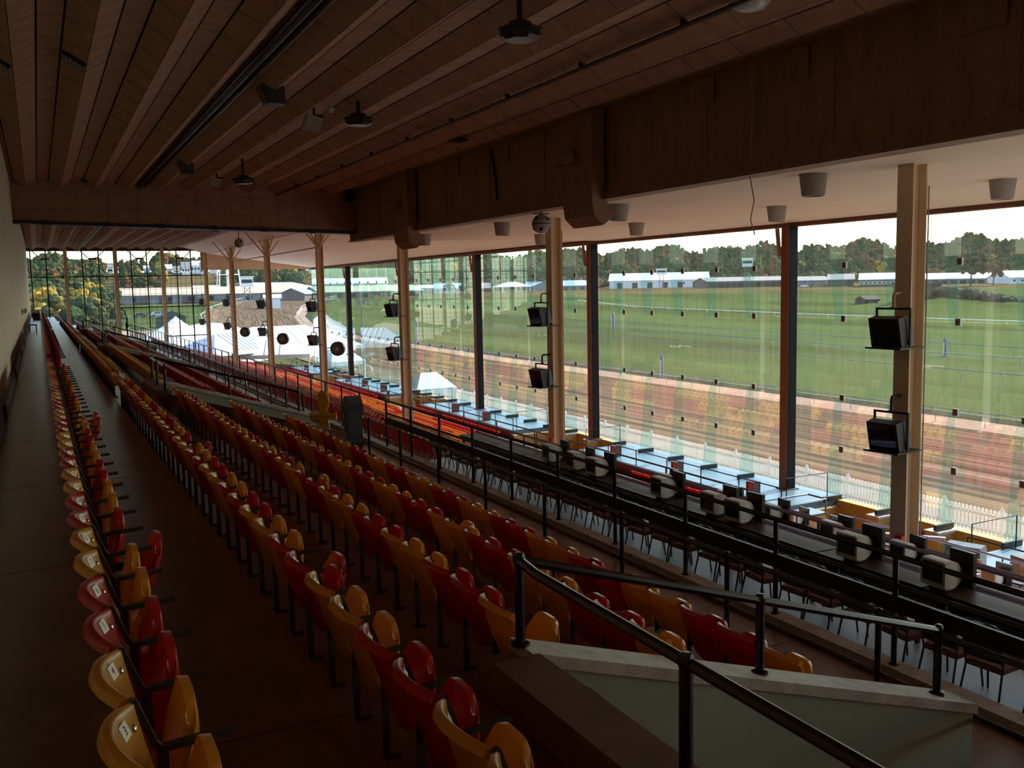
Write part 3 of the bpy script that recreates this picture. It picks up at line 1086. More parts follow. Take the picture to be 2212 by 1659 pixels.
# ------------------------------------------------------------------ yellow cut-out figure and bin
t = empty('cutout_figure_sign', (6.15, 22.75, WALK), rz=radians(-62), label='yellow cut-out hard hat figure holding an out of service board', cat='sign')
out = [(-.30, 0), (-.22, .55), (-.17, .78), (-.16, .98), (-.30, .98), (-.14, 1.02), (-.10, 1.06), (-.17, 1.14), (-.20, 1.26), (-.26, 1.27), (-.20, 1.31), (-.185, 1.40), (-.13, 1.49), (-.05, 1.535),
       (.05, 1.535), (.13, 1.49), (.185, 1.40), (.20, 1.31), (.26, 1.27), (.20, 1.26), (.17, 1.14), (.10, 1.06), (.14, 1.02), (.30, .98), (.16, .98), (.17, .78), (.22, .55), (.30, 0)]
build('figure_board', MB().prism(out, 'y', -.01, .01), signyel_m, t)
build('hat_ridge', MB().tube([(-.08, -.012, 1.33), (-.09, -.014, 1.42), (-.11, -.012, 1.47)], .008, 5).tube([(.05, -.012, 1.33), (.05, -.014, 1.44), (.07, -.012, 1.49)], .008, 5), rust_m, t)
mb = MB().obox((0, -.03, .90), (.48, 0, .03), (0, .01, 0), (-.004, 0, .085))
text_mesh('# # # Section Out of Service # # #', .062, mb, (0, -.0415, .90), (1, 0, .06), (-.06, 0, 1), 1)
build('notice_board', mb, [signyel_m, ink_m], t, label='yellow board reading Section Out of Service')
build('stay', MB().box(-.04, .04, 0, .35, 0, .03).tube([(0, .01, .7), (0, .33, .02)], .015, 5), rust_m, t)

t = empty('litter_bin', (7.08, 23.35, WALK), label='tall charcoal litter bin with sloped hood beside the rail', cat='bin')
build('bin_body', MB().prism([(-.19, -.19), (.19, -.19), (.19, .19), (-.19, .19)], 'z', 0, .86), canblack_m, t)
build('hood', MB().prism([(-.22, .86), (.22, .86), (.22, 1.02), (.16, 1.27), (-.16, 1.27), (-.22, 1.02)], 'y', -.22, .22), canblack_m, t)
build('flap', MB().box(-.15, .15, -.235, -.22, .92, 1.08), black_m, t)

# ------------------------------------------------------------------ box tables: chairs, counters, monitors


def chair_parts(shell, cushion, frame):
    back = MB()
    rows = []
    for i in range(7):
        u = -1 + i / 3
        prof = []
        for v in (0, .3, .7, .92, 1.0):
            w = .21 - (.05 if v == 1.0 else .012 if v == .92 else 0)
            prof.append((-.19 - .10 * v + .02 * u * u, u * w, .50 + .42 * v))
        rows.append(prof + [(x - .035, y, z) for x, y, z in prof[::-1]])
    back.grid(rows, close=True, cap=True)
    seatc = MB()
    rows = []
    for i in range(7):
        u = -1 + i / 3
        e = .02 * (1 - u ** 4)
        top = [(-.20, u * .21, .44 + e), (-.1, u * .22, .45 + e), (.12, u * .225, .455 + e), (.22, u * .20, .44 + e)]
        rows.append(top + [(x, y, .40) for x, y, z in top[::-1]])
    seatc.grid(rows, close=True, cap=True)
    legs = []
    for s in (-1, 1):
        legs.append(MB().tube([(-.20, s * .20, .42), (-.30, s * .22, 0)], .013, 6))
        legs.append(MB().tube([(.19, s * .20, .42), (.24, s * .22, 0)], .013, 6))
    fr = MB().tube([(-.20, -.205, .40), (-.23, -.215, .60), (-.325, -.19, .92), (-.33, 0, .945), (-.325, .19, .92), (-.23, .215, .60), (-.20, .205, .40)], .012, 6)
    fr.box(-.2, .2, -.2, .2, .385, .40)
    return (back.mesh('backrest', shell, True), seatc.mesh('seat', cushion, True), [q.mesh('leg', frame) for q in legs], fr.mesh('back_frame', frame))


chairA = chair_parts(blackvinyl_m, burg_m, iron_m)
chairB = chair_parts(orange_m, peach_m, brass_m)


def chair(kit, loc, rz, label, group):
    t = empty('banquet_chair', loc, rz, label=label, cat='chair', group=group)
    ob('backrest', kit[0], t)
    ob('seat', kit[1], t)
    for q in kit[2]:
        ob('leg', q, t)
    ob('back_frame', kit[3], t)
    return t


TN = [w + ' box tier below the tall rail' for w in ('first', 'second', 'third', 'fourth', 'fifth', 'sixth')]
TL = 1.74
table_top = MB().box(-.12, .30, -TL / 2 + .01, TL / 2 - .01, .70, .735).mesh('table_top', table_m)
table_board = MB().box(.30, .33, -TL / 2 + .01, TL / 2 - .01, .36, .70).mesh('modesty_board', black_m)
table_edge = MB().box(-.14, -.12, -TL / 2 + .01, TL / 2 - .01, .62, .74).mesh('edge_strip', black_m)
table_pipe = MB().tube([(-.19, -TL / 2 + .01, .69), (-.19, TL / 2 - .01, .69)], .024, 8).tube([(.39, -TL / 2 + .01, .70), (.39, TL / 2 - .01, .70)], .022, 8).mesh('edge_pipe', purple_m, True)
table_leg = [MB().box(x - .025, x + .025, y - .025, y + .025, 0, .70).mesh('leg', iron_m) for x in (-.08, .24) for y in (-TL / 2 + .1, TL / 2 - .1)]
for ti, (a, b, z) in enumerate(TIERS[:6]):
    xt = a + 1.80 if ti == 0 else a + 1.30
    if ti == 5:
        xt = a + 1.5
    ymin = {0: 3.2, 1: 5, 2: 8, 3: 10, 4: 10, 5: 11}[ti]
    y = {0: 20.9, 1: 15.4, 2: 18.0, 3: 18.0, 4: 18.0, 5: 17.6}[ti]
    n = 0
    while y > ymin:
        t = empty('counter_table', (xt, y, z), label=f'long brown counter table with black board in the {TN[ti]}', cat='table', group=f'tables, {TN[ti]}')
        ob('table_top', table_top, t)
        ob('modesty_board', table_board, t)
        ob('edge_strip', table_edge, t)
        ob('edge_pipe', table_pipe, t)
        for q in table_leg:
            ob('leg', q, t)
        for s in (-1, 0, 1):
            if ti > 0 and (n + s + ti) % 3 == 0:
                continue
            kit = chairB if ti >= 4 or (ti == 3 and (n + s) % 2) else chairA
            cn = 'orange banquet chair with peach seat' if kit is chairB else 'black banquet chair with burgundy seat'
            chair(kit, (xt - .72 + random.uniform(-.05, .05), y + s * .575 + random.uniform(-.06, .06), z), random.uniform(-.12, .12),
                  f'{cn} in the {TN[ti]}', f'{cn}s, {TN[ti]}')
        y -= TL + .02
        n += 1
    # pipe rails along the front of each tier
    t = empty('tier_rail', (b - .06, -4, z), label=f'violet pipe rails along the front of the {TN[ti]}', cat='railing', group='pipe rails of the box tiers')
    L = (BOXY if ti == 0 else BOX2) - .2 + 4
    for h in ((.92, .66) if ti == 0 else (.90, .50)):
        build('pipe', MB().tube([(0, 0, h), (0, L, h)], .028, 8), purple_m, t, smooth=True)
    for i in range(11):
        build('rail_post', MB().tube([(0, .1 + i * (L - .2) / 10, 0), (0, .1 + i * (L - .2) / 10, .92)], .02, 6), iron_m, t)
# cross rails of the boxes near the front
for y in (8.5, 12.9, 17.3):
    t = empty('box_divider', (17.3, y, -7.13), label='violet pipe divider between two front boxes', cat='railing', group='pipe dividers of the front boxes')
    build('pipe', MB().tube([(0, 0, 0), (0, 0, .85), (4.6, 0, -.05)], .028, 8), purple_m, t, smooth=True)
    build('pipe', MB().tube([(4.6, 0, -.05), (4.6, 0, -.96)], .024, 8), purple_m, t, smooth=True)


def monitor_meshes(m, faced):
    sec = [(0, .18, .02, .345), (.05, .185, .0, .35), (.16, .18, .0, .345), (.28, .14, .02, .30), (.38, .10, .05, .22)]
    rows = []
    for x, hw, z0, z1 in sec:
        c = .02
        rows.append([(x, -hw, z0 + c), (x, -hw + c, z0), (x, hw - c, z0), (x, hw, z0 + c), (x, hw, z1 - c), (x, hw - c, z1), (x, -hw + c, z1), (x, -hw, z1 - c)])
    case = MB().grid(rows, close=True, cap=True).mesh('case', m, True, 30)
    scr = MB().box(-.008, .002, -.145, .145, .08, .315).mesh('screen', faced)
    foot = MB().box(.08, .28, -.12, .12, -.025, .01).mesh('foot', black_m)
    return case, scr, foot


monA = monitor_meshes(beige_m, screen_m)
monB = monitor_meshes(white_m, grille_m)
shroud = MB().box(.40, .46, -.24, .10, -.02, .42).mesh('rear_panel', black_m)


def monitor(kit, loc, rz, label, group):
    t = empty('crt_monitor', loc, rz, label=label, cat='monitor', group=group)
    for n, q in zip(('case', 'screen', 'foot', 'rear_panel'), kit + (shroud,)):
        ob(n, q, t)
    build('cord', MB().tube([(.38, .0, .1), (.47, .06, .05), (.45, .12, -.02)], .008, 5), black_m, t)


for y in (17.3, 16.28, 15.48, 13.3, 11.89, 11.28, 8.96, 7.6, 5.2):
    monitor(monA, (9.42, y, TIERS[0][2] + .76), random.uniform(-.1, .1), 'beige tube monitor on a counter of the first box tier', 'monitors on the first tier')
for y in (18.65, 16.3, 14.87, 13.15, 11.48):
    monitor(monA, (13.30, y, TIERS[2][2] + .76), random.uniform(-.1, .1), 'beige tube monitor on a counter of the third box tier', 'monitors on the third tier')
for y in (18.25, 17.13, 16.1, 13.57, 12.49):
    monitor(monB, (17.14, y, TIERS[4][2] + .76), random.uniform(-.1, .1), 'sunlit white tube monitor on a counter of the fifth box tier', 'monitors on the fifth tier')
# orange chairs, big set and small set on the green floor by the pit
for x, y, rz in ((21.0, 18.6, .2), (21.0, 17.4, -.3), (21.2, 15.7, .1), (21.0, 20.1, .1), (21.6, 14.4, -.2)):
    chair(chairB, (x, y, TIERS[6][2]), rz, 'orange banquet chair with peach seat on the green floor before the exit pit', 'orange chairs on the green floor')
t = empty('television_set', (21.75, 16.55, TIERS[6][2]), rz=radians(20), label='large dark blue green box television standing on the green floor', cat='television')
tvb_m = mat('blue_green_cabinet', (0.03, 0.07, 0.085), 0.45)
build('cabinet', MB().prism([(-.25, .05), (.3, .05), (.32, .8), (.2, .95), (-.25, .95)], 'y', -.45, .45), tvb_m, t)
build('screen', MB().box(-.27, -.25, -.38, .38, .2, .85), screen_m, t)
build('foot', MB().box(-.2, .25, -.4, .4, 0, .05), black_m, t)
t = empty('television_set', (22.0, 15.0, TIERS[6][2]), rz=radians(-10), label='small grey television on a stand beside the blue deck', cat='television')
build('stand', MB().box(-.2, .2, -.25, .25, 0, .45), black_m, t)
build('case', MB().prism([(-.18, .45), (.1, .45), (.28, .55), (.28, .8), (.1, .95), (-.18, .95)], 'y', -.3, .3), tvgrey_m, t)
build('screen', MB().box(-.19, -.18, -.24, .24, .52, .9), grille_m, t)
# raised serving hatch and blue frame rail by the pit
t = empty('pit_counter', (22.0, 22.4, -8.1), label='ochre counter with blue pipe frame at the corner of the exit pit', cat='counter')
build('counter_box', MB().box(-1.6, .25, -.35, .35, 0, .55), ochre_m, t)
build('counter_top', MB().box(-1.65, .3, -.4, .4, .55, .6), bluepipe_m, t)
build('pipe_frame', MB().tube([(-1.6, .4, .6), (-1.6, .4, 1.05), (.2, .4, 1.05), (.2, -.4, 1.05), (-1.6, -.4, 1.05), (-1.6, -.4, .6)], .028, 6).tube([(.2, -.4, 1.05), (.2, -.4, .6)], .028, 6), bluepipe_m, t)
t = empty('crowd_barrier', (23.3, 15.2, DECK), label='none', cat='barrier')
bpy.data.objects.remove(t)
# exit sign on the ochre wall
mb = MB().box(-.02, 0, -.22, .22, -.15, .15).box(-.025, -.02, -.19, .19, -.12, .12, 1)
text_mesh('EXIT', .15, mb, (-.027, 0, 0), (0, -1, 0), (0, 0, 1), 2)
build('exit_sign', mb, [palecap_m, exit_m, ink_m], loc=(24.93, 20.62, -8.25), label='small red EXIT sign on the ochre wall of the pit', cat='sign')

# ------------------------------------------------------------------ televisions hung from the columns
tv_case = MB()
rows = []
for x, hw, z0, z1 in ((-.26, .31, -.29, .29), (-.06, .31, -.29, .29), (.10, .25, -.26, .24), (.24, .17, -.22, .14)):
    rows.append([(x, -hw, z0), (x, hw, z0), (x, hw, z1), (x, -hw, z1)])
tv_case = tv_case.grid(rows, close=True, cap=True).mesh('cabinet', tv_m)
tv_side = MB().box(-.05, .12, -.318, -.30, -.26, .26).mesh('side_panel', tvgrey_m)
tv_scr = MB().box(-.268, -.258, -.26, .26, -.22, .24).mesh('screen', screen_m)
tv_shelf = MB().box(-.32, .42, -.36, .36, -.335, -.30).mesh('shelf', black_m)
tv_frame = MB().box(-.02, .02, -.36, -.33, -.32, .40).box(-.02, .02, .33, .36, -.32, .40).box(-.02, .02, -.36, .36, .38, .42).mesh('hanger_frame', black_m)


def column_tv(y, z, lb, grp, steel):
    t = empty('television', (14.05, y - .1, z), radians(8), label=lb, cat='television', group=grp)
    hd = empty('x') if False else None
    for n, q in (('cabinet', tv_case), ('side_panel', tv_side), ('screen', tv_scr)):
        o = ob(n, q, t)
        o.rotation_euler = (0, radians(-13), 0)
    ob('shelf', tv_shelf, t)
    ob('hanger_frame', tv_frame, t)
    c, s_ = cos(-radians(8)), sin(-radians(8))
    dx, dy = COLX - .19 - 14.05, .1
    end = (dx * c - dy * s_, dx * s_ + dy * c)
    build('pipe_arm', MB().tube([(0, 0, .40), (0, 0, .62), (.05, .02, .68), (end[0], end[1], .68)], .03, 8).lathe([(.06, 0), (.06, .02)], (0, 0, .42), 8), steel, t, smooth=True)


for k, y in enumerate(list(COLY) + [YF - .3]):
    if y < 5:
        continue
    cname = 'corner column of the far window' if k == 8 else f'{ORD[k]} column from the far window'
    column_tv(y, -.98, f'upper black television hung from the {cname}', 'televisions hung from the columns', brass_m if k < 4 else iron_m)
    column_tv(y, -2.9, f'lower black television hung from the {cname}', 'televisions hung from the columns', iron_m)
# drum fans on the farther columns
for k in (5, 6, 7):
    y = COLY[k]
    t = empty('drum_fan', (15.45, y, -3.5), radians(-35), label=f'black drum fan on an arm beside the {ORD[k]} column from the far window', cat='fan', group='drum fans on the columns')
    build('drum', MB().lathe([(.40, -.12), (.42, -.12), (.42, .12), (.40, .12), (.39, 0)], (0, 0, 0), 20, axis='y'), black_m, t, smooth=True)
    mb = MB()
    for i in range(8):
        a = pi * i / 8
        mb.tube([(-.40 * cos(a), -.12, -.40 * sin(a)), (.40 * cos(a), -.12, .40 * sin(a))], .008, 4)
    build('guard', mb, lampgrey_m, t)
    mb = MB()
    for i in range(4):
        a = pi / 2 * i + .3
        mb.obox((.2 * cos(a), 0, .2 * sin(a)), (.17 * cos(a), 0, .17 * sin(a)), (-.07 * sin(a), .03, .07 * cos(a)), (0, .004, 0))
    build('blades', mb, iron_m, t)
    build('arm', MB().tube([(0, .1, 0), (-.45, .3, .05), (-.60, -.42, .05)], .025, 6), black_m, t)
# fire alarm boxes and conduits on the columns
for k in (2, 3, 4):
    y = COLY[k]
    t = empty('alarm_box', (COLX - .2, y - .12, -5.0), label=f'small red alarm box on the {ORD[k]} column from the far window', cat='alarm', group='alarm boxes on the columns')
    build('red_box', MB().box(-.1, 0, -.08, .08, -.12, .12), exit_m, t)
    build('pull_bar', MB().box(-.115, -.1, -.05, .05, -.02, .02), white_m, t)
    t = empty('conduit_box', (COLX + .2, y - .2, -5.25), label=f'grey junction box with conduit on the {ORD[k]} column from the far window', cat='junction box', group='junction boxes on the columns')
    build('box', MB().box(-.06, .08, -.1, .0, -.14, .14), lampgrey_m, t)
    build('conduit_pipe', MB().tube([(-.02, -.02, .14), (-.02, -.02, 6.9)], .014, 6).tube([(-.0, -.05, -.14), (-.0, -.05, -1.1)], .02, 6), lampgrey_m, t)

# ------------------------------------------------------------------ lamps, speakers and gear overhead
drum = MB().lathe([(.27, 0), (.275, -.02), (.225, -.42), (.20, -.43), (.19, -.38), (.0, -.36)], (0, 0, 0), 20).mesh('shade', lampgrey_m, True)
bulb_m = mat('lamp_lens', (0.5, 0.48, 0.42), 0.3)
for x, lab in ((13.87, 'column'), (18.85, 'glass')):
    for i in range(-1, 8):
        y = 14.2 + 7.0 * i - (.5 if x > 15 else 0)
        if y > 38:
            break
        t = empty('drum_downlight', (x, y, SOF), label=f'grey drum downlight under the soffit in the row nearer the {"columns" if x < 15 else "glass wall"}', cat='lamp', group=f'drum downlights, row nearer the {"columns" if x < 15 else "glass"}')
        ob('shade', drum, t)
        build('lens', MB().lathe([(.0, -.375), (.185, -.375), (.185, -.385), (0, -.385)], (0, 0, 0), 14), bulb_m, t)
        build('rim', MB().lathe([(.285, 0), (.285, -.012), (.27, -.012)], (0, 0, 0), 20), lampgrey_m, t)


def ball_speaker(loc, lb, hang):
    t = empty('ball_speaker', loc, label=lb, cat='speaker')
    prof = [(.001, -.26)] + [(.26 * cos(radians(a)), .26 * sin(radians(a))) for a in range(-75, 80, 15)] + [(.001, .26)]
    build('globe', MB().lathe(prof, (0, 0, 0), 20), lampgrey_m, t, smooth=True)
    build('seam_band', MB().lathe([(.262, -.012), (.268, 0), (.262, .012), (.25, 0)], (0, 0, 0), 20), iron_m, t)
    mb = MB()
    for a, e in ((200, 35), (240, -35), (290, 30), (330, -30), (20, 30), (60, -30), (110, 30), (150, -35)):
        d = Vector((cos(radians(a)) * cos(radians(e)), sin(radians(a)) * cos(radians(e)), sin(radians(e))))
        mb.obox(d * .252, d * .012, d.cross((0, 0, 1)).normalized() * .045, d.cross(d.cross((0, 0, 1))).normalized() * .045)
    build('horn_ports', mb, ink_m, t)
    build('bracket', MB().tube([(0, 0, .25), (0, 0, hang)], .025, 6).box(-.25, .25, -.02, .02, .26, .29), iron_m, t)


ball_speaker((12.46, 22.9, 1.64), 'cream ball speaker hung under the girder', .34)
ball_speaker((10.6, 56.0, 2.7), 'cream ball speaker hung under the ceiling beyond the cross beam', 1.2)
for i, (x, y, d) in enumerate(((6.5, 12.5, .32), (6.55, 20.35, .30), (6.02, 30.6, .52))):
    t = empty('ceiling_heater', (x, y, 4.0), label=['black hooded heater under the ceiling, the one near the dome lamp', 'black hooded heater under the ceiling beside the bulb', 'black hooded heater on a long stem before the cross beam'][i], cat='heater')
    build('hood', MB().lathe([(.16, 0), (.20, -.05), (.32, -.10), (.30, -.22), (.22, -.26), (0, -.26)], (0, 0, -d + .1), 8), black_m, t)
    build('stem', MB().tube([(0, 0, .1), (0, 0, -d + .1)], .04, 6), black_m, t)
    build('reflector', MB().lathe([(.33, -.1), (.36, -.14), (.33, -.13)], (0, 0, -d + .1), 8), iron_m, t)
for i, (x, y) in enumerate(((4.45, 19.4), (4.42, 31.5), (10.3, 62.0))):
    t = empty('wedge_speaker', (x, y, 3.98), label=['dark wedge speaker under a fold over the middle seats', 'dark wedge speaker under a fold close to the cross beam', 'dark wedge speaker under the ceiling beyond the cross beam'][i], cat='speaker')
    build('cabinet', MB().prism([(-.26, .05), (.22, .05), (.24, -.3), (-.1, -.3)], 'y', -.22, .22), canblack_m, t)
    build('grille', MB().prism([(-.27, .04), (-.26, .05), (-.1, -.3), (-.12, -.3)], 'y', -.19, .19), rust_m, t)
for i, (x, y) in enumerate(((5.72, 21.1), (5.67, 33.6))):
    t = empty('flood_lamp', (x, y, 3.98), label=['pale square flood lamp under the ceiling beside the bulb', 'pale square flood lamp under the ceiling before the cross beam'][i], cat='lamp')
    build('lamp_box', MB().obox((0, 0, -.32), (.17, 0, -.05), (0, .17, 0), (.05, 0, .14)), lampgrey_m, t)
    build('yoke', MB().tube([(.05, 0, .02), (.05, 0, -.2)], .03, 6).lathe([(.12, -.14), (.12, -.26)], (.14, 0, .0), 10), black_m, t)
build('ceiling_bulb', MB().lathe([(.02, .03), (.03, -.03), (.075, -.09), (.08, -.13), (.05, -.18), (0, -.19)], (0, 0, 0), 12), bulb_m, smooth=True, loc=(5.95, 20.4, 3.97), label='bare glass bulb under a ceiling fold', cat='lamp')
build('dome_lamp', MB().lathe([(.30, .04), (.29, -.02), (.22, -.10), (.1, -.14), (0, -.15)], (0, 0, 0), 20), bulb_m, smooth=True, loc=(9.3, 10.8, 3.93), label='round glass dome lamp beside the thin conduit', cat='lamp')
vent = MB().box(-.20, .20, -.26, .26, -.03, .01)
for i in range(5):
    vent.box(-.18 + i * .08, -.15 + i * .08, -.24, .24, -.045, -.03)
vent = vent.mesh('air_grille', black_m)
for x, y, z, r, lb in ((.83, 18.4, 4.0, 31, 'black air grille on the ceiling second fold from the back wall'), (-.32, 19.0, 4.0, 31, 'black air grille on the ceiling fold against the back wall'), (10.78, 24.6, 4.05, 0, 'black air grille on the ceiling beside the girder'), (1.9, 38.3, 4.1, 0, 'black air grille on the ceiling right before the cross beam')):
    ob('air_grille', vent, loc=(x, y, z), rot=(0, radians(r), 0), label=lb, cat='vent', group='air grilles in the ceiling')
for y, z, lb in ((20.1, 3.05, 'tan box lamp tilted on the duct beside the ball speaker'), (32.6, 2.9, 'tan box lamp tilted on the duct next to the cross beam')):
    t = empty('box_lamp', (11.78, y, z), label=lb, cat='lamp')
    build('lamp_body', MB().obox((-.1, .15, 0), (.14, .0, .07), (0, .2, 0), (-.07, 0, .14)), girder_m, t)
    build('lamp_lens', MB().obox((-.145, .15, -.155), (.125, .0, .063), (0, .18, 0), (-.003, 0, .006)), tvgrey_m, t)
build('wall_speaker', MB().box(-.12, .12, -.1, .1, -.28, .28).box(-.1, .1, -.12, -.1, -.25, .25, 1), [black_m, canblack_m], loc=(12.05, 39.2, 3.9), label='black speaker box in the corner of cross beam and girder', cat='speaker')

# ------------------------------------------------------------------ someone at the rail, far away
jacket_m = mat('navy_jacket', (0.015, 0.018, 0.04), 0.8)
skin_m = mat('skin', (0.35, 0.19, 0.13), 0.6)
trouser_m = mat('dark_trousers', (0.03, 0.03, 0.035), 0.8)


def limb(mb, pts, rad, n=8):
    pts = [Vector(p) for p in pts]
    rows = []
    for i, p in enumerate(pts):
        d = (pts[min(i + 1, len(pts) - 1)] - pts[max(0, i - 1)]).normalized()
        a = d.cross((0, 1, 0)) if abs(d.y) < .9 else d.cross((1, 0, 0))
        a.normalize()
        b = d.cross(a)
        rows.append([p + (a * cos(2 * pi * j / n) + b * sin(2 * pi * j / n)) * rad[i] for j in range(n)])
    mb.grid(rows, close=True, cap=True)


def skin_body(name, verts, edges, radii, mats, parent=None, **kw):
    me = bpy.data.meshes.new(name)
    me.from_pydata(verts, edges, [])
    for mm in mats:
        me.materials.append(mm)
    o = bpy.data.objects.new(name, me)
    link(o, parent)
    sk = o.modifiers.new('Skin', 'SKIN')
    o.modifiers.new('Sub', 'SUBSURF').levels = 1
    for i, r in enumerate(radii):
        me.skin_vertices[0].data[i].radius = r
    me.skin_vertices[0].data[0].use_root = True
    tag(o, **kw)
    return o


pv = [(0, 0, .95), (0, 0, 1.15), (0, 0, 1.38), (.02, 0, 1.50), (.04, 0, 1.60), (.05, 0, 1.70),
      (0, .19, 1.40), (.05, .25, 1.15), (.22, .20, 1.02), (.30, .18, 1.04),
      (0, -.19, 1.40), (.05, -.25, 1.15), (.22, -.20, 1.02), (.30, -.18, 1.04),
      (0, .1, .88), (.02, .11, .48), (0, .11, .07), (.13, .12, .04),
      (0, -.1, .88), (.02, -.11, .48), (0, -.11, .07), (.13, -.12, .04)]
pe = [(0, 1), (1, 2), (2, 3), (3, 4), (4, 5), (2, 6), (6, 7), (7, 8), (8, 9), (2, 10), (10, 11), (11, 12), (12, 13), (0, 14), (14, 15), (15, 16), (16, 17), (0, 18), (18, 19), (19, 20), (20, 21)]
pr = [(.15, .15), (.15, .13), (.17, .13), (.06, .06), (.095, .08), (.09, .08), (.065, .065), (.05, .05), (.04, .04), (.045, .02), (.065, .065), (.05, .05), (.04, .04), (.045, .02), (.09, .09), (.065, .065), (.045, .05), (.04, .035), (.09, .09), (.065, .065), (.045, .05), (.04, .035)]
person = empty('person', (7.05, 91.4, WALK), label='person in dark jacket and trousers standing by the rail near the far window', cat='person')
skin_body('body', pv, pe, pr, [jacket_m], person)
build('hair', MB().lathe([(.001, .10), (.06, .09), (.098, .03), (.095, -.02), (.08, -.05)], (.03, 0, 1.72), 12), ink_m, person, smooth=True)
build('face', MB().lathe([(.0, .075), (.05, .06), (.07, 0), (.055, -.06), (0, -.085)], (.075, 0, 1.64), 10), skin_m, person, smooth=True)
# clutter at the far end of the top walkway
t = empty('equipment_case', (-.1, 86.0, ROWZ[0]), label='dark equipment case with grey cover against the far end of the back wall', cat='case')
build('case_body', MB().box(-.35, .4, -.3, .3, 0, .55), black_m, t)
build('cover', MB().box(-.42, .45, -.36, .36, .55, .82), lampgrey_m, t)
build('stool', MB().box(-.22, .22, -.22, .22, .36, .42).box(-.2, -.14, -.2, -.14, 0, .36).box(.14, .2, -.2, -.14, 0, .36).box(-.2, -.14, .14, .2, 0, .36).box(.14, .2, .14, .2, 0, .36), dado_m,
      loc=(-.32, 58.0, ROWZ[0]), label='low dark stool on the top walkway against the back wall', cat='stool')

# ------------------------------------------------------------------ outside


def ss(a, b, t):
    t = max(0.0, min(1.0, (t - a) / (b - a)))
    return t * t * (3 - 2 * t)


def gz(x, y):
    R = hypot(x, y)
    z = GROUND + 6.0 * ss(200, 650, R)
    z += 21 * ss(640, 870, R)
    # infield mound with scrub
    d = hypot((x - 232) / 34, (y - 186) / 22)
    z += 4.0 * max(0, 1 - d * d) ** 2 if d < 1 else 0
    return z


grass_m = mat('turf_grass', (0.078, 0.108, 0.036), 0.9, base2=(0.060, 0.085, 0.028), vscale=0.035, var=.2, stretch=(1, .25, 1), spec=0.0)
# ring-wise tinting: turf inside, dry grass and dirt beyond the far edge
gt = MATS['turf_grass'].node_tree
nodes, lk = gt.nodes, gt.links
tcn = nodes.new('ShaderNodeTexCoord')
ln = nodes.new('ShaderNodeVectorMath')
ln.operation = 'LENGTH'
lk.new(tcn.outputs['Object'], ln.inputs[0])
mr = nodes.new('ShaderNodeMapRange')
mr.inputs['From Min'].default_value = 455
mr.inputs['From Max'].default_value = 475
lk.new(ln.outputs['Value'], mr.inputs['Value'])
mx = nodes.new('ShaderNodeMix')
mx.data_type = 'RGBA'
prev_link = nodes['Principled BSDF'].inputs['Base Color'].links[0].from_socket
lk.new(mr.outputs[0], mx.inputs['Factor'])
lk.new(prev_link, mx.inputs['A'])
mx.inputs['B'].default_value = (0.11, 0.088, 0.040, 1)
# mowing bands, and mound shade painted into the turf colour
nz = nodes.new('ShaderNodeTexNoise')
nz.inputs['Scale'].default_value = 0.012
mp2 = nodes.new('ShaderNodeMapping')
mp2.inputs['Scale'].default_value = (3.0, .6, 1)
mp2.inputs['Rotation'].default_value = (0, 0, .55)
lk.new(tcn.outputs['Object'], mp2.inputs[0])
lk.new(mp2.outputs[0], nz.inputs['Vector'])
rp = nodes.new('ShaderNodeValToRGB')
rp.color_ramp.elements[0].position = .42
rp.color_ramp.elements[0].color = (.78, .74, .66, 1)
rp.color_ramp.elements[1].position = .56
rp.color_ramp.elements[1].color = (1.1, 1.06, 1, 1)
lk.new(nz.outputs['Fac'], rp.inputs[0])
mu = nodes.new('ShaderNodeMix')
mu.data_type = 'RGBA'
mu.blend_type = 'MULTIPLY'
mu.inputs['Factor'].default_value = 1
lk.new(mx.outputs['Result'], mu.inputs['A'])
lk.new(rp.outputs[0], mu.inputs['B'])
lk.new(mu.outputs['Result'], nodes['Principled BSDF'].inputs['Base Color'])

mb = MB()
rad = [0, 26, 50, 80, 110, 140, 170, 190, 205, 220, 235, 250, 265, 280, 300, 330, 370, 410, 450, 480, 520, 560, 600, 640, 680, 740, 800, 900, 1000, 1150, 1400]
rows = []
for R in rad:
    row = []
    for i in range(73):
        a = radians(-100 + 200 * i / 72)
        x, y = R * cos(a), R * sin(a)
        row.append((x, y, gz(x, y) - .12))
    rows.append(row)
mb.grid(rows)
build('ground', mb, grass_m, smooth=True, kind='structure', label='green infield turf running to dry grass and a wooded hill')

dirt_m = mat('harrowed_dirt', (0.52, 0.39, 0.24), 0.95, spec=0.0)
dt = dirt_m.node_tree
tcn = dt.nodes.new('ShaderNodeTexCoord')
mp = dt.nodes.new('ShaderNodeMapping')
mp.inputs['Scale'].default_value = (1, .015, 1)
wv = dt.nodes.new('ShaderNodeTexNoise')
wv.inputs['Scale'].default_value = 1.6
wv.inputs['Detail'].default_value = 5
wv.inputs['Roughness'].default_value = .7
dt.links.new(tcn.outputs['UV'], mp.inputs[0])
dt.links.new(mp.outputs[0], wv.inputs['Vector'])
rp = dt.nodes.new('ShaderNodeValToRGB')
rp.color_ramp.elements[0].position = .38
rp.color_ramp.elements[0].color = (.085, .06, .040, 1)
rp.color_ramp.elements[1].position = .58
rp.color_ramp.elements[1].color = (.235, .165, .095, 1)
dt.links.new(wv.outputs['Fac'], rp.inputs[0])
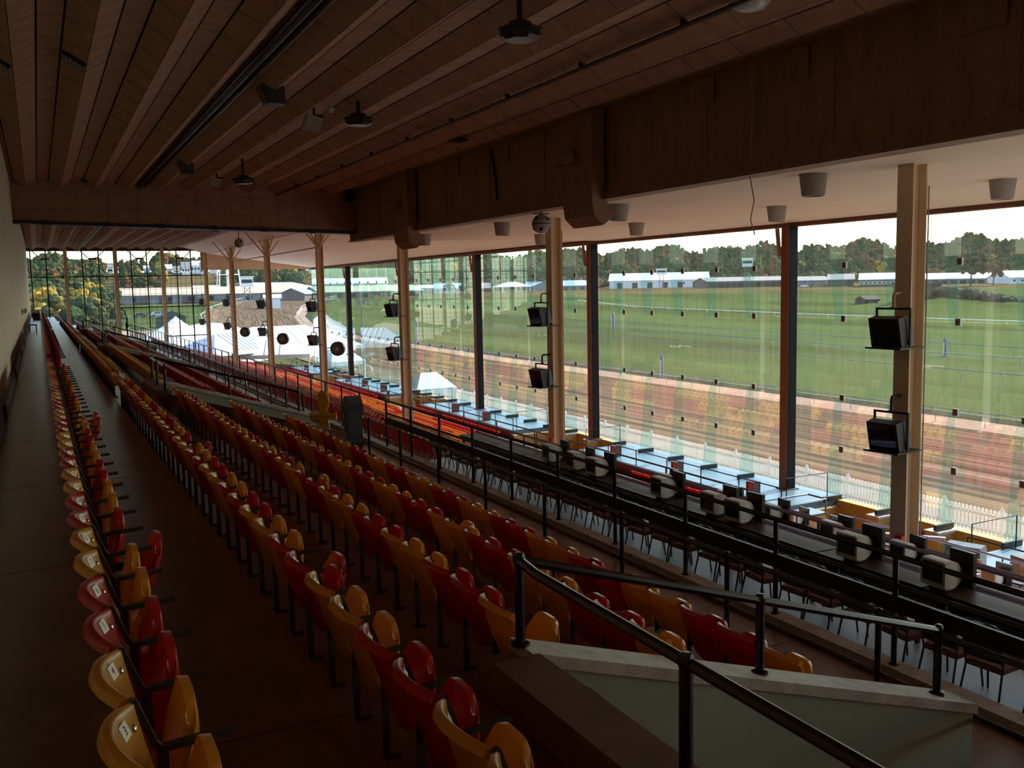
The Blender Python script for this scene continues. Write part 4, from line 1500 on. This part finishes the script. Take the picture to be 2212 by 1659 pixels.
# lighter sand by the outer rail, darker packed dirt inside
sx = dt.nodes.new('ShaderNodeSeparateXYZ')
dt.links.new(tcn.outputs['UV'], sx.inputs[0])
mr = dt.nodes.new('ShaderNodeMapRange')
mr.inputs['From Min'].default_value = 3.0
mr.inputs['From Max'].default_value = 10
dt.links.new(sx.outputs['X'], mr.inputs['Value'])
mxd = dt.nodes.new('ShaderNodeMix')
mxd.data_type = 'RGBA'
mxd.blend_type = 'MULTIPLY'
mxd.inputs['B'].default_value = (.70, .68, .68, 1)
dt.links.new(mr.outputs[0], mxd.inputs['Factor'])
dt.links.new(rp.outputs[0], mxd.inputs['A'])
dt.links.new(mxd.outputs['Result'], dt.nodes['Principled BSDF'].inputs['Base Color'])

inner = [(51, -80), (51, 60), (51, 110), (53, 180), (60, 240), (72, 296), (90, 360), (118, 440), (150, 505), (205, 570), (300, 615), (430, 640)]
outer = [(30.9, -80), (30.9, 60), (31.2, 120), (34, 204), (40, 265), (47, 315), (62, 387), (88, 475), (122, 555), (185, 640), (295, 695), (440, 725)]


def ribbon(name, A, B, m, dz, label, n=6, seg=10):
    """ground strip between two polylines, uv = (distance from A, along)"""
    def resample(L):
        out = []
        for (p, q) in zip(L, L[1:]):
            for k in range(seg):
                f = k / seg
                out.append((p[0] + (q[0] - p[0]) * f, p[1] + (q[1] - p[1]) * f))
        out.append(L[-1])
        return out
    A2, B2 = resample(A), resample(B)
    rows, uv = [], []
    al = 0
    for i, (p, q) in enumerate(zip(A2, B2)):
        if i:
            al += hypot(p[0] - A2[i - 1][0], p[1] - A2[i - 1][1])
        w = hypot(q[0] - p[0], q[1] - p[1])
        rows.append([(p[0] + (q[0] - p[0]) * j / n, p[1] + (q[1] - p[1]) * j / n, gz(p[0] + (q[0] - p[0]) * j / n, p[1] + (q[1] - p[1]) * j / n) + dz) for j in range(n + 1)])
        uv.append([(w * j / n, al) for j in range(n + 1)])
    mb = MB().grid(rows)
    me = mb.mesh(name, m, True)
    ul = me.uv_layers.new(name='UVMap')
    flat = [u for r in uv for u in r]
    for lp in me.loops:
        ul.data[lp.index].uv = flat[lp.vertex_index]
    return ob(name, me, kind='structure', label=label)


ribbon('ground_track', outer, inner, dirt_m, .0, 'harrowed brown dirt racetrack curving away on the left')
sand_m = mat('pinkish_sand', (0.31, 0.215, 0.15), 0.95, var=.12, vscale=.3, spec=0.0)
ribbon('ground_track_verge', inner, [(x + 3.4, y) for x, y in inner], sand_m, .02, 'pale sandy strip along the inner rail of the track')
darkearth_m = mat('dark_turf_edge', (0.045, 0.05, 0.03), 0.95, var=.3, vscale=.4, spec=0.0)
ribbon('ground_turf_edge', [(x + 3.4, y) for x, y in inner], [(x + 5.6, y) for x, y in inner], darkearth_m, .04, 'dark hedge strip where the turf begins')
apron_m = mat('grey_apron', (0.50, 0.48, 0.44), 0.9, var=.12, vscale=.5)  # tone raised so the apron bounces extra light up onto the soffit
build('ground_apron', MB().box(25.3, 30.9, -60, 97, -9.9, GROUND + .02), apron_m, kind='structure', label='grey paved apron between the glass wall and the picket fence')

# white picket fence panels along the track
vinyl_m = bpy.data.materials.new('white_vinyl')
vinyl_m.use_nodes = True
vt = vinyl_m.node_tree
vb = vt.nodes['Principled BSDF']
vb.inputs['Base Color'].default_value = (.82, .82, .80, 1)
vtl = vt.nodes.new('ShaderNodeBsdfTranslucent')
vtl.inputs[0].default_value = (.8, .8, .78, 1)
vmx = vt.nodes.new('ShaderNodeMixShader')
vmx.inputs[0].default_value = .4
vt.links.new(vb.outputs[0], vmx.inputs[1])
vt.links.new(vtl.outputs[0], vmx.inputs[2])
vt.links.new(vmx.outputs[0], vt.nodes['Material Output'].inputs[0])
pick = MB()
for i in range(14):
    y = -1.06 + i * .163
    pick.prism([(y - .058, .06), (y + .058, .06), (y + .058, 1.0), (y, 1.07), (y - .058, 1.0)], 'x', -.012, .012)
pick = pick.mesh('pickets', vinyl_m)
picr = MB().box(.012, .05, -1.14, 1.13, .22, .30).box(.012, .05, -1.14, 1.13, .80, .88).mesh('fence_rail', vinyl_m)
picp = MB().box(-.06, .06, -.06, .06, 0, 1.12).lathe([(.085, 1.12), (.085, 1.15), (.02, 1.22)], (0, 0, 0), 4).mesh('fence_post', vinyl_m)
for i in range(28):
    t = empty('picket_fence', (30.3, 18.0 + i * 2.4, GROUND), label='white picket fence panel along the outer edge of the track', cat='fence', group='white picket fence panels')
    o = ob('pickets', pick, t)
    ob('fence_rail', picr, t)
    ob('fence_post', picp, t, loc=(0, -1.2, 0))


def track_rail(pts, h, m, label, step=4.0, r=.05, cat='railing'):
    t = empty('track_rail', (pts[0][0], pts[0][1], gz(*pts[0])), label=label, cat=cat)
    P = []
    for (p, q) in zip(pts, pts[1:]):
        L = hypot(q[0] - p[0], q[1] - p[1])
        n = max(1, int(L / step))
        for k in range(n):
            P.append((p[0] + (q[0] - p[0]) * k / n, p[1] + (q[1] - p[1]) * k / n))
    P.append(pts[-1])
    o = t.location
    top = MB().tube([(x - o.x, y - o.y, gz(x, y) + h - o.z) for x, y in P], r, 6)
    build('rail_bar', top, m, t)
    mb = MB()
    for x, y in P:
        z = gz(x, y)
        mb.tube([(x - o.x + .35, y - o.y, z - .1 - o.z), (x - o.x + .3, y - o.y, z + h * .6 - o.z), (x - o.x, y - o.y, z + h - o.z)], r * .6, 4)
    q = build('rail_posts', mb, m, t)
    q['kind'] = 'stuff'


steel_m = mat('galvanised_rail', (0.14, 0.15, 0.18), 0.6)
wrail_m = mat('white_rail', (0.82, 0.81, 0.76), 0.5)
track_rail([(51.6, -30), (51.6, 60), (51.6, 110), (53.6, 180), (60.6, 240), (72.6, 296)], 1.05, steel_m, 'grey rail with thin posts on the inner edge of the dirt track', 3.6, .04)
track_rail([(72.6, 296), (90.6, 360), (118.6, 440), (151, 505), (206, 569), (301, 614), (430, 638)], 1.05, wrail_m, 'white rail curving round the far turn of the track', 5)
track_rail([(70, -20), (74, 70), (82, 150), (96, 260), (140, 400)], 1.1, steel_m, 'grey turf rail nearest the dirt track', 4.2, .045)
track_rail([(86.5, -20), (88, 70), (95, 130), (112, 220), (150, 330)], 1.1, steel_m, 'middle of the three grey turf rails', 4.2, .05)
track_rail([(98.5, -20), (101, 80), (108, 140), (126, 220), (165, 310)], 1.1, steel_m, 'grey turf rail farthest from the dirt track', 4.2, .05)
track_rail([(162, 60), (169, 140), (173, 200), (176, 260), (196, 330)], .6, wrail_m, 'low white rail across the infield', 9, .10)
track_rail([(330, 520), (420, 430), (470, 360), (500, 300)], .8, wrail_m, 'white rail along the far side of the infield', 12, .14)
track_rail([(31.5, 97), (33.5, 204), (39.5, 265), (46.5, 315), (61.5, 387), (87.5, 475), (121.5, 555)], 1.1, wrail_m, 'white outer rail of the far turn', 5, .06)


def striped_pole(x, y, h, lb, r=.45):
    z = gz(x, y)
    t = empty('furlong_pole', (x, y, z - .1), label=lb, cat='pole', group='grey furlong poles')
    build('pole', MB().lathe([(r, 0), (r, h), (r * .6, h + .35), (0, h + .5)], (0, 0, 0), 12), steel_m, t, smooth=True)
    build('stripe', MB().box(-r - .01, -r + .03, -.05, .05, .2, h - .2), white_m, t)


striped_pole(106, 164.5, 3.0, 'grey furlong pole on the turf behind the three rails', .33)
striped_pole(54.6, 76.0, 2.1, 'dark furlong pole on the sandy strip by the dirt track', .16)
striped_pole(96.5, 77, 1.9, 'grey furlong pole beside the middle turf rail', .22)
striped_pole(61, 160, 3.0, 'grey furlong pole close to the inner rail before the turn', .26)

# scrub and low dark masses on the infield mound
hedge_m = mat('dark_scrub', (0.035, 0.04, 0.022), 0.95, var=.4, vscale=1.5, bump=.6, bscale=3)


def blob(mb, c, r, sz=1.0, n=7, mi=0, seed=0):
    rnd = random.Random(seed)
    rows = []
    for i in range(n + 1):
        t = pi * i / n
        row = []
        for j in range(n + 3):
            a = 2 * pi * j / (n + 3)
            k = 1 + rnd.uniform(-.22, .22)
            row.append((c[0] + r * k * sin(t) * cos(a), c[1] + r * k * sin(t) * sin(a), c[2] + r * sz * k * cos(t)))
        rows.append(row)
    mb.grid(rows, close=True, mi=mi)


mb = MB()
for i in range(44):
    x, y = 224 + i * .42 + random.uniform(-1, 1), 196 - i * .62
    blob(mb, (x, y, gz(x, y) + .5), 1.5, .8, 6, seed=i)
build('scrub_hedge', mb, hedge_m, smooth=True, label='dark scrub hedge on the infield mound', cat='hedge')
t = empty('stone_block', (224, 190, gz(224, 190)), label='dark low hut on the infield mound', cat='hut')
build('hut_wall', MB().box(-5, 9, -2.5, 2.5, -.5, 3.2), hedge_m, t)
build('hut_roof', MB().box(-5.4, 9.4, -2.9, 2.9, 3.2, 3.7).box(-4.8, -3.6, -.8, .8, 3.7, 5.0), hedge_m, t)
t = empty('tractor_shed', (228, 210, gz(228, 210)), label='small dark shed with white end on the infield', cat='shed')
build('shed_wall', MB().box(-3.2, 3.2, -2, 2, -.4, 1.9).box(2.4, 3.25, -2.05, 2.05, -.4, 1.2, 1), [hedge_m, white_m], t)
build('shed_roof', MB().prism([(-2.3, 1.9), (2.3, 1.9), (0, 3.0)], 'x', -3.4, 3.4), hedge_m, t)

# ------------------------------------------------------------------ far buildings
tanroof_m = mat('tan_shingle_roof', (0.50, 0.37, 0.25), 0.85, var=.08, vscale=.2)
whiteroof_m = mat('white_metal_roof', (0.78, 0.82, 0.88), 0.45)
blueroof_m = mat('blue_grey_roof', (0.28, 0.34, 0.44), 0.6)
greyroof_m = mat('grey_shingle_roof', (0.26, 0.24, 0.23), 0.9)
creamroof_m = mat('cream_roof', (0.52, 0.50, 0.33), 0.7)
barnwall_m = mat('grey_barn_wall', (0.20, 0.20, 0.205), 0.9)
dgreen_m = mat('dark_green_wall', (0.045, 0.075, 0.055), 0.8)
whitewall_m = mat('white_barn_wall', (0.66, 0.66, 0.70), 0.8)
brownbarn_m = mat('brown_barn_wall', (0.13, 0.10, 0.085), 0.9)
dark_m = mat('dark_opening', (0.02, 0.02, 0.022), 0.8)


def polar(az, R):
    a = radians(az)
    return Vector((R * sin(a), R * cos(a), 0))


def barn(az0, az1, R0, R1, zb, zr, depth, roof, wall, label, cat='building', name='barn', eave=.55, nwin=0, ndoor=0, dorm=0, over=.6, group=None):
    p, q = polar(az0, R0), polar(az1, R1)
    d = q - p
    L = d.length
    zr = zr
    c = (p + q) / 2
    rz = atan2(d.y, d.x)
    h = zr - zb
    n = Vector((-d.y, d.x, 0)).normalized()
    if n.dot(c) < 0:
        n = -n
    c2 = c + n * depth / 2
    t = empty(name, (c2.x, c2.y, zb), rz, label=label, cat=cat, group=group)
    s = 1 if (Matrix.Rotation(rz, 3, 'Z') @ Vector((0, 1, 0))).dot(n) > 0 else -1      # local +y*s points away from us
    he = h * eave
    D = depth / 2
    build('wall', MB().prism([(-D, -1.5), (D, -1.5), (D, he), (0, h - .25), (-D, he)], 'x', -L / 2, L / 2), wall, t)
    k = (h - he) / D
    for sd in (-1, 1):
        y0, y1 = sd * (D + over), 0
        z0, z1 = he - k * over, h
        build('roof', MB().prism([(y0, z0), (y1, z1), (y1, z1 + .35), (y0, z0 + .35)] if sd < 0 else [(y1, z1), (y0, z0), (y0, z0 + .35), (y1, z1 + .35)], 'x', -L / 2 - over, L / 2 + over), roof, t)
    fy = -D * s
    for i in range(nwin):
        x = -L / 2 + L * (i + .5) / nwin
        w = build('window', MB().box(x - .9, x + .9, fy - .08, fy + .08, he * .35, he * .75), white_m, t)
        build('pane', MB().box(x - .65, x + .65, fy - .12, fy + .12, he * .41, he * .69), dark_m, w)
    for i in range(ndoor):
        x = -L / 2 + L * (i + .7) / (ndoor + .6)
        build('door', MB().box(x - 1.6, x + 1.6, fy - .1, fy + .1, -.5, he * .72), dark_m, t)
    for i in range(dorm):
        x = -L / 2 + L * (i + .5) / dorm
        build('gable_wing', MB().prism([(x - 4.2, -1), (x + 4.2, -1), (x + 4.2, he * .9), (x, h * .98), (x - 4.2, he * .9)], 'y', min(fy, fy * 1.5), max(fy, fy * 1.5)), wall, t)
    return t


barn(4.0, 14.2, 500, 500, -4.3, 1.8, 34, tanroof_m, barnwall_m, 'very long tan roofed barn with gabled wings beyond the far turn', dorm=0, ndoor=9, eave=.42)
for az in (4.3, 5.6, 6.9, 8.2):
    barn(az, az + .55, 468, 468, -4.3, 1.2, 26, tanroof_m, barnwall_m, 'grey gabled end of a barn row standing before the long tan roof', name='barn_wing', eave=.5, group='gabled barn ends')
barn(12.5, 15.4, 560, 600, -4.0, 4.0, 46, whiteroof_m, barnwall_m, 'tall grey hall with white metal roof behind the long barn', eave=.45)
barn(15.15, 21.3, 500, 520, -4.6, .9, 30, creamroof_m, barnwall_m, 'long barn with cream roof behind the middle glass bays', ndoor=8, eave=.45)
barn(14.3, 15.0, 470, 480, -5, .2, 14, greyroof_m, brownbarn_m, 'small dark gabled barn at the end of the long tan roof', eave=.5)
barn(14.8, 19.2, 640, 640, -2.8, 6.5, 40, whiteroof_m, whitewall_m, 'pale roofed barn rising behind the cream roof', eave=.6)
barn(32.6, 38.5, 600, 600, -3.6, 5.4, 34, whiteroof_m, whitewall_m, 'big white barn with bright metal roof across the infield', ndoor=6, nwin=6, eave=.5)
barn(38.4, 43.2, 555, 575, -4.0, 1.5, 22, greyroof_m, brownbarn_m, 'long low brown stable with many doors right of the big white barn', ndoor=14, eave=.6)
barn(43.4, 45.4, 560, 570, -3.9, 1.0, 20, greyroof_m, barnwall_m, 'low grey stable with parked cars before it', nwin=4, eave=.55)
barn(45.2, 46.6, 540, 540, -3.9, 1.9, 24, greyroof_m, dgreen_m, 'plain dark green gabled shed beside the windowed barn', eave=.5)
barn(46.9, 50.2, 520, 520, -4.9, 1.9, 26, whiteroof_m, dgreen_m, 'dark green barn with white roof and a row of square windows', nwin=14, eave=.55)
barn(49.6, 54.4, 545, 560, -4.6, 1.2, 26, whiteroof_m, barnwall_m, 'long white roofed barn behind the lone infield trees', ndoor=10, eave=.5)
barn(54.5, 56.4, 530, 540, -4.8, 1.6, 22, whiteroof_m, whitewall_m, 'white roofed barn at the edge of the trees', nwin=5, eave=.5)
barn(29.6, 31.9, 570, 590, -4.0, 1.6, 26, blueroof_m, barnwall_m, 'barn with blue grey roof left of the big white barn', ndoor=4, eave=.45)
barn(27.6, 29.3, 600, 600, -3.8, 1.4, 26, blueroof_m, barnwall_m, 'blue grey roofed barn behind the white pavilion', eave=.45)
barn(22.0, 23.6, 560, 560, -4.2, 1.4, 26, blueroof_m, whitewall_m, 'white cottage with blue hipped roof behind two round shrubs', nwin=4, eave=.45)
barn(21.0, 22.2, 600, 600, -3.6, .6, 16, whiteroof_m, barnwall_m, 'low white roofed shed behind the blue roofed cottage', eave=.6)
barn(24.4, 25.4, 580, 580, -3.9, 1.2, 16, greyroof_m, brownbarn_m, 'dark little gabled barn left of the white pavilion', eave=.4)
barn(12.0, 12.9, 380, 380, -6.6, -2.2, 8, whiteroof_m, whitewall_m, 'small white hut on the grass beside the far turn', eave=.75)
# houses on the hill
HOUSES = []
for i, (az, R, zr, w) in enumerate(((6.6, 820, 22, .35), (7.05, 800, 20, .35), (7.5, 810, 23.5, .45), (8.0, 830, 25, .5), (8.5, 815, 23, .45), (9.0, 840, 25, .45), (5.5, 850, 22, .3), (3.6, 900, 26, .25), (3.9, 905, 25.5, .2), (14.6, 800, 24, .4))):
    HOUSES.append((az, R, w))
    barn(az, az + w, R, R, zr - 10, zr, 9, greyroof_m if i % 3 else whiteroof_m, white_m, 'white house on the wooded hill beyond the barns', name='house', nwin=3, eave=.65, cat='house', group='white houses on the hill')
barn(8.0, 9.5, 640, 640, -3, 3.2, 22, whiteroof_m, whitewall_m, 'white tent roofed hall behind the long tan barn', eave=.5)

# white pavilion, towers
t = empty('pavilion', (*polar(26.7, 560).to_2d(), -4.4), label='open white pavilion with hipped roof across the infield', cat='pavilion')
build('roof', MB().add([(-10, -7, 3.2), (10, -7, 3.2), (10, 7, 3.2), (-10, 7, 3.2), (-3, 0, 6.0), (3, 0, 6.0)], [(0, 1, 5, 4), (1, 2, 5), (2, 3, 4, 5), (3, 0, 4), (3, 2, 1, 0)]), whiteroof_m, t)
for x in (-9, 0, 9):
    for y in (-6, 6):
        build('post', MB().box(x - .25, x + .25, y - .25, y + .25, 0, 3.2), white_m, t)


def tower(az, R, zb, zt, lb, cab=(3.2, 3.4)):
    p = polar(az, R)
    t = empty('camera_tower', (p.x, p.y, zb), -radians(az), label=lb, cat='tower')
    h = zt - zb
    mb = MB()
    for x in (-1.3, 1.3):
        for y in (-1.3, 1.3):
            mb.tube([(x, y, 0), (x * .8, y * .8, h - cab[1])], .16, 4)
    n = max(2, int(h / 3.5))
    for i in range(n):
        z0, z1 = (h - cab[1]) * i / n, (h - cab[1]) * (i + 1) / n
        for y in (-1.2, 1.2):
            mb.tube([(-1.2, y, z0), (1.2, y, z1)], .09, 4).tube([(1.2, y, z0), (-1.2, y, z1)], .09, 4)
    build('lattice', mb, steel_m, t)
    build('cabin', MB().box(-cab[0] / 2, cab[0] / 2, -1.6, 1.6, h - cab[1], h - .3), white_m, t)
    build('cabin_roof', MB().box(-cab[0] / 2 - .5, cab[0] / 2 + .5, -2.1, 2.1, h - .3, h), whiteroof_m, t)
    build('cabin_window', MB().box(-cab[0] / 2 + .4, cab[0] / 2 - .4, -1.66, -1.55, h - cab[1] * .62, h - cab[1] * .3), dark_m, t)


tower(11.05, 400, -6.0, 5.6, 'lattice tower with white camera cabin by the far turn', (5, 4.4))
tower(35.7, 560, -4, 7.6, 'lattice camera tower standing before the big white barn', (6, 3.6))
tower(40.7, 560, -4, 12.5, 'tall lattice camera tower standing before the woods', (6, 5.0))
p = polar(10.0, 540)
t = empty('water_tower', (p.x, p.y, -4), label='white water tower on thin legs behind the long tan barn', cat='tower')
for i in range(5):
    a = 2 * pi * i / 5
    build('leg', MB().tube([(7 * cos(a), 7 * sin(a), 0), (5 * cos(a), 5 * sin(a), 26)], .35, 6), white_m, t)
build('riser', MB().tube([(0, 0, 0), (0, 0, 26)], .8, 8), white_m, t)
build('ring', MB().lathe([(6.2, 12.4), (6.5, 12.4), (6.5, 12.8), (6.2, 12.8)], (0, 0, 0), 16), white_m, t)
build('tank', MB().lathe([(0, 25), (5, 26.5), (7, 29), (7, 33), (4, 36), (0, 37)], (0, 0, 0), 18), white_m, t, smooth=True)

# ------------------------------------------------------------------ tents by the stand
def marquee(x, y, w, l, ze, zr, rz, roof, label, walls=None, stripes=0):
    t = empty('tent', (x, y, GROUND), rz, label=label, cat='tent')
    e, r = ze - GROUND, zr - GROUND
    hw, hl = w / 2, l / 2
    ins = min(hw, hl * .6)
    build('roof', MB().add([(-hl, -hw, e), (hl, -hw, e), (hl, hw, e), (-hl, hw, e), (-hl + ins, 0, r), (hl - ins, 0, r)], [(0, 1, 5, 4), (1, 2, 5), (2, 3, 4, 5), (3, 0, 4)]), roof, t)
    build('valance', MB().box(-hl, hl, -hw - .01, -hw + .01, e - .4, e).box(-hl, hl, hw - .01, hw + .01, e - .4, e).box(-hl - .01, -hl + .01, -hw, hw, e - .4, e).box(hl - .01, hl + .01, -hw, hw, e - .4, e), tent_m, t)
    for sx_ in (-1, 0, 1):
        for sy in (-1, 1):
            build('pole', MB().tube([(sx_ * (hl - .1), sy * (hw - .1), 0), (sx_ * (hl - .1), sy * (hw - .1), e)], .07, 6), white_m, t)
    for i in range(stripes):
        x0 = -hl + ins + (2 * hl - 2 * ins) * (i + .5) / stripes
        build('roof_seam', MB().tube([(x0 * 1.0, -hw, e + .02), (x0, 0, r + .03), (x0, hw, e + .02)], .05, 5), tent_m, t)
    if walls:
        build('tent_wall', MB().box(-hl, hl, hw - .03, hw, 0, e).box(-hl, -hl + .03, -hw, hw, 0, e), walls, t)
    return t


marquee(23.5, 104, 11, 15, -6.2, -4.0, radians(8), tent_m, 'large white marquee with open sides beyond the blue deck', stripes=4)
marquee(17.6, 100, 7, 10, -6.0, -4.4, radians(30), bluetent_m, 'pale blue striped marquee beside the white ones', stripes=7)
marquee(21.0, 98.5, 4.5, 9, -6.6, -5.2, radians(-20), tent_m, 'low white awning tent right outside the end glass', stripes=3)
marquee(27.8, 70.5, 3.4, 3.4, -8.05, -6.9, 0, tent_m, 'small white pyramid tent on the apron', walls=tent_m)
marquee(28.2, 97, 4, 4, -7.6, -6.4, .2, tent_m, 'small white pop-up tent on the apron by the turn')
t = empty('dome_tent', (20.5, 132, GROUND), label='white rounded dome tent beyond the marquees', cat='tent')
prof = [(7.5 * cos(radians(a)), 5.2 * sin(radians(a))) for a in range(0, 90, 10)] + [(0.01, 5.2)]
build('dome', MB().lathe(prof, (0, 0, 0), 20), tent_m, t, smooth=True)
build('door', MB().box(-1.5, 1.5, -7.6, -6.4, 0, 2.6), dark_m, t)
t = empty('dome_tent', (15.5, 126, GROUND), label='white peaked tent seen through the far gridded window', cat='tent')
build('dome', MB().lathe([(7, 0), (6.6, 2.5), (3.5, 4.0), (1.2, 5.4), (.01, 6.4)], (0, 0, 0), 12), tent_m, t, smooth=True)
build('door', MB().box(-1.5, 1.5, -6.9, -5.8, 0, 2.4), dark_m, t)
# lamp standard on the apron
t = empty('floodlight_pole', (29.2, 92, GROUND), label='grey pole with a cluster of floodlights on the apron', cat='lamp post')
build('pole', MB().tube([(0, 0, 0), (0, 0, 7.9)], .07, 8), steel_m, t)
for i in range(3):
    build('floodlight', MB().obox((0, -.5 + i * .5, 8.1), (.1, 0, .02), (0, .2, 0), (-.03, 0, .22)), tvgrey_m, t)
# cars between the barns and by the far window
car_mats = [mat('car_silver', (.5, .52, .55), .3), mat('car_red', (.35, .03, .03), .3), mat('car_white', (.75, .75, .75), .3), mat('car_dark', (.05, .06, .08), .3)]


def car(x, y, rz, m, lb):
    t = empty('car', (x, y, gz(x, y) - .1), rz, label=lb, cat='car')
    build('body', MB().prism([(-2.1, .3), (2.1, .3), (2.15, .75), (1.2, .95), (.6, 1.45), (-1.1, 1.45), (-1.7, .98), (-2.15, .9)], 'y', -.85, .85), m, t)
    build('windows', MB().prism([(1.0, .98), (.55, 1.38), (-1.0, 1.38), (-1.5, 1.0)], 'y', -.87, .87), dark_m, t)
    for wx in (-1.3, 1.3):
        for wy in (-.8, .8):
            build('wheel', MB().lathe([(.32, -.1), (.32, .1)], (wx, wy, .32), 10, axis='y'), dark_m, t)


car(26, 205, .3, car_mats[2], 'white pickup parked on the grass seen through the far window')
car(21, 330, .1, car_mats[1], 'red car parked in front of the long tan barn')
car(30, 335, .2, car_mats[3], 'dark car parked in front of the long tan barn')
car(36, 340, .2, car_mats[0], 'silver car parked in front of the long tan barn')
for az, mm, nm in ((43.9, 2, 'white'), (44.4, 3, 'dark')):
    p = polar(az, 535)
    car(p.x, p.y, -.8, car_mats[mm], f'{nm} car parked before the low grey stable')
mud_m = mat('dry_track_bank', (0.30, 0.22, 0.14), 0.95, var=.2, vscale=.2)
build('ground_bank', MB().add([(8, 150, -9.2), (30, 165, -9.2), (34, 230, -9.0), (12, 240, -9.0), (-30, 250, -9.0), (-25, 150, -9.2)], [(0, 1, 2, 3), (0, 3, 4, 5)]), mud_m, kind='structure', label='bare brown yard seen through the far window')
build('green_shed', MB().box(-3.5, 3.5, -3, 3, 0, 2.6).prism([(-3.9, 2.6), (3.9, 2.6), (0, 4.4)], 'y', -3.2, 3.2, 1), [dgreen_m, dgreen_m], loc=(31, 262, gz(31, 262) - .1), label='small dark green gabled shed seen through the far window', cat='shed')

# ------------------------------------------------------------------ trees
leaf = [mat('foliage_green', (0.050, 0.072, 0.026), 0.95, var=.3, vscale=.4, spec=0.0), mat('foliage_olive', (0.085, 0.085, 0.032), 0.95, var=.3, vscale=.4, spec=0.0),
        mat('foliage_rust', (0.15, 0.075, 0.03), 0.95, var=.3, vscale=.4, spec=0.0), mat('foliage_gold', (0.34, 0.22, 0.04), 0.95, var=.3, vscale=.4, spec=0.0)]
bark_m = mat('bark', (0.06, 0.045, 0.035), 0.95)
for name, az0, az1, n, R0, R1, lb in (('woods_right', 21, 62, 2600, 690, 860, 'hazy autumn woods on the hill across the infield'), ('woods_left', -8, 21, 1700, 700, 880, 'autumn woods on the hill beyond the barns and the far turn')):
    rnd = random.Random(5 if az0 > 0 else 9)
    allmb = MB()
    for i in range(n):
        az = rnd.uniform(az0, az1)
        R = rnd.uniform(R0, R1)
        p = polar(az, R)
        if any(h0 - .25 < az < h0 + hw + .25 and R < hr + 14 for h0, hr, hw in HOUSES):
            continue
        z = gz(p.x, p.y)
        h = rnd.uniform(8, 13) + 4 * sin(az * 1.7) * sin(az * .61 + 1)
        k = rnd.choices((0, 1, 2, 3), (.52, .35, .10, .03))[0]
        for q in range(4):
            f = (.35, .55, .75, .92)[q]
            blob(allmb, (p.x + rnd.uniform(-2.2, 2.2), p.y + rnd.uniform(-2.2, 2.2), z + h * f), h * (.26, .24, .20, .13)[q] * rnd.uniform(.8, 1.2), 1.0, 4, k, seed=i * 4 + q)
    build(name, allmb, leaf, kind='stuff', label=lb, cat='trees')
# lower hedgerow in front of the woods
mb = MB()
rnd = random.Random(3)
for i in range(260):
    az = rnd.uniform(19, 60)
    p = polar(az, rnd.uniform(640, 690))
    h = rnd.uniform(4, 9)
    blob(mb, (p.x, p.y, gz(p.x, p.y) + h * .4), h * .5, 1, 5, rnd.choices((0, 1, 2), (.5, .4, .1))[0], seed=i)
build('hedgerow', mb, leaf, smooth=True, angle=80, kind='stuff', label='lower hedgerow of trees behind the far barns', cat='trees')


def tree(x, y, h, k, lb, cat='tree', spread=1.0, seed=1, group=None):
    z = gz(x, y) if hypot(x, y) > 97 else GROUND
    t = empty('tree', (x, y, z - .2), label=lb, cat=cat, group=group)
    rnd = random.Random(seed)
    mb = MB()
    for i in range(70):
        a, rr, zz = rnd.uniform(0, 2 * pi), rnd.uniform(.0, .34) * h * spread, rnd.uniform(.38, .95) * h
        rr *= 1.1 - abs(zz / h - .6) * 1.2
        blob(mb, (rr * cos(a), rr * sin(a), zz), rnd.uniform(.05, .10) * h, .85, 5, seed=seed * 90 + i)
    build('crown', mb, leaf[k], t)
    build('trunk', MB().tube([(0, 0, 0), (.01 * h, 0, .3 * h), (0, 0, .6 * h)], .028 * h, 7, r2=.012 * h), bark_m, t)


for i, (az, R, h, k, lb) in enumerate(((52.6, 500, 17, 1, 'broad olive tree standing alone before the white roofed barn'), (53.7, 505, 13, 1, 'smaller olive tree next to the broad one by the white roofed barn'),
                                       (22.9, 535, 6, 0, 'round green shrub before the blue roofed cottage, left one of two'), (23.7, 540, 5, 0, 'round green shrub before the blue roofed cottage, right one of two'),
                                       (28.6, 620, 14, 0, 'dark green tree rising behind the white pavilion'), (42.9, 600, 12, 1, 'olive tree at the end of the low brown stable'))):
    p = polar(az, R)
    tree(p.x, p.y, h, k, lb, spread=1.5, seed=i + 2)
for i, (x, y, h, k) in enumerate(((0.5, 150, 10.5, 3), (2.0, 170, 11, 1), (3.6, 148, 9.5, 0), (6, 180, 10.5, 3), (8, 160, 9, 1), (10.5, 185, 10, 0), (5, 240, 12, 1), (13, 230, 11, 0), (-2, 210, 13, 0), (1.2, 260, 14, 0), (9, 280, 13, 1), (14.5, 300, 12, 3))):
    kind = ['green', 'olive', 'rust', 'golden'][k]
    tree(x, y, h, k, f'{kind} autumn tree outside the far gridded window', spread=1.2, seed=i + 20, group=f'{kind} trees outside the far window')
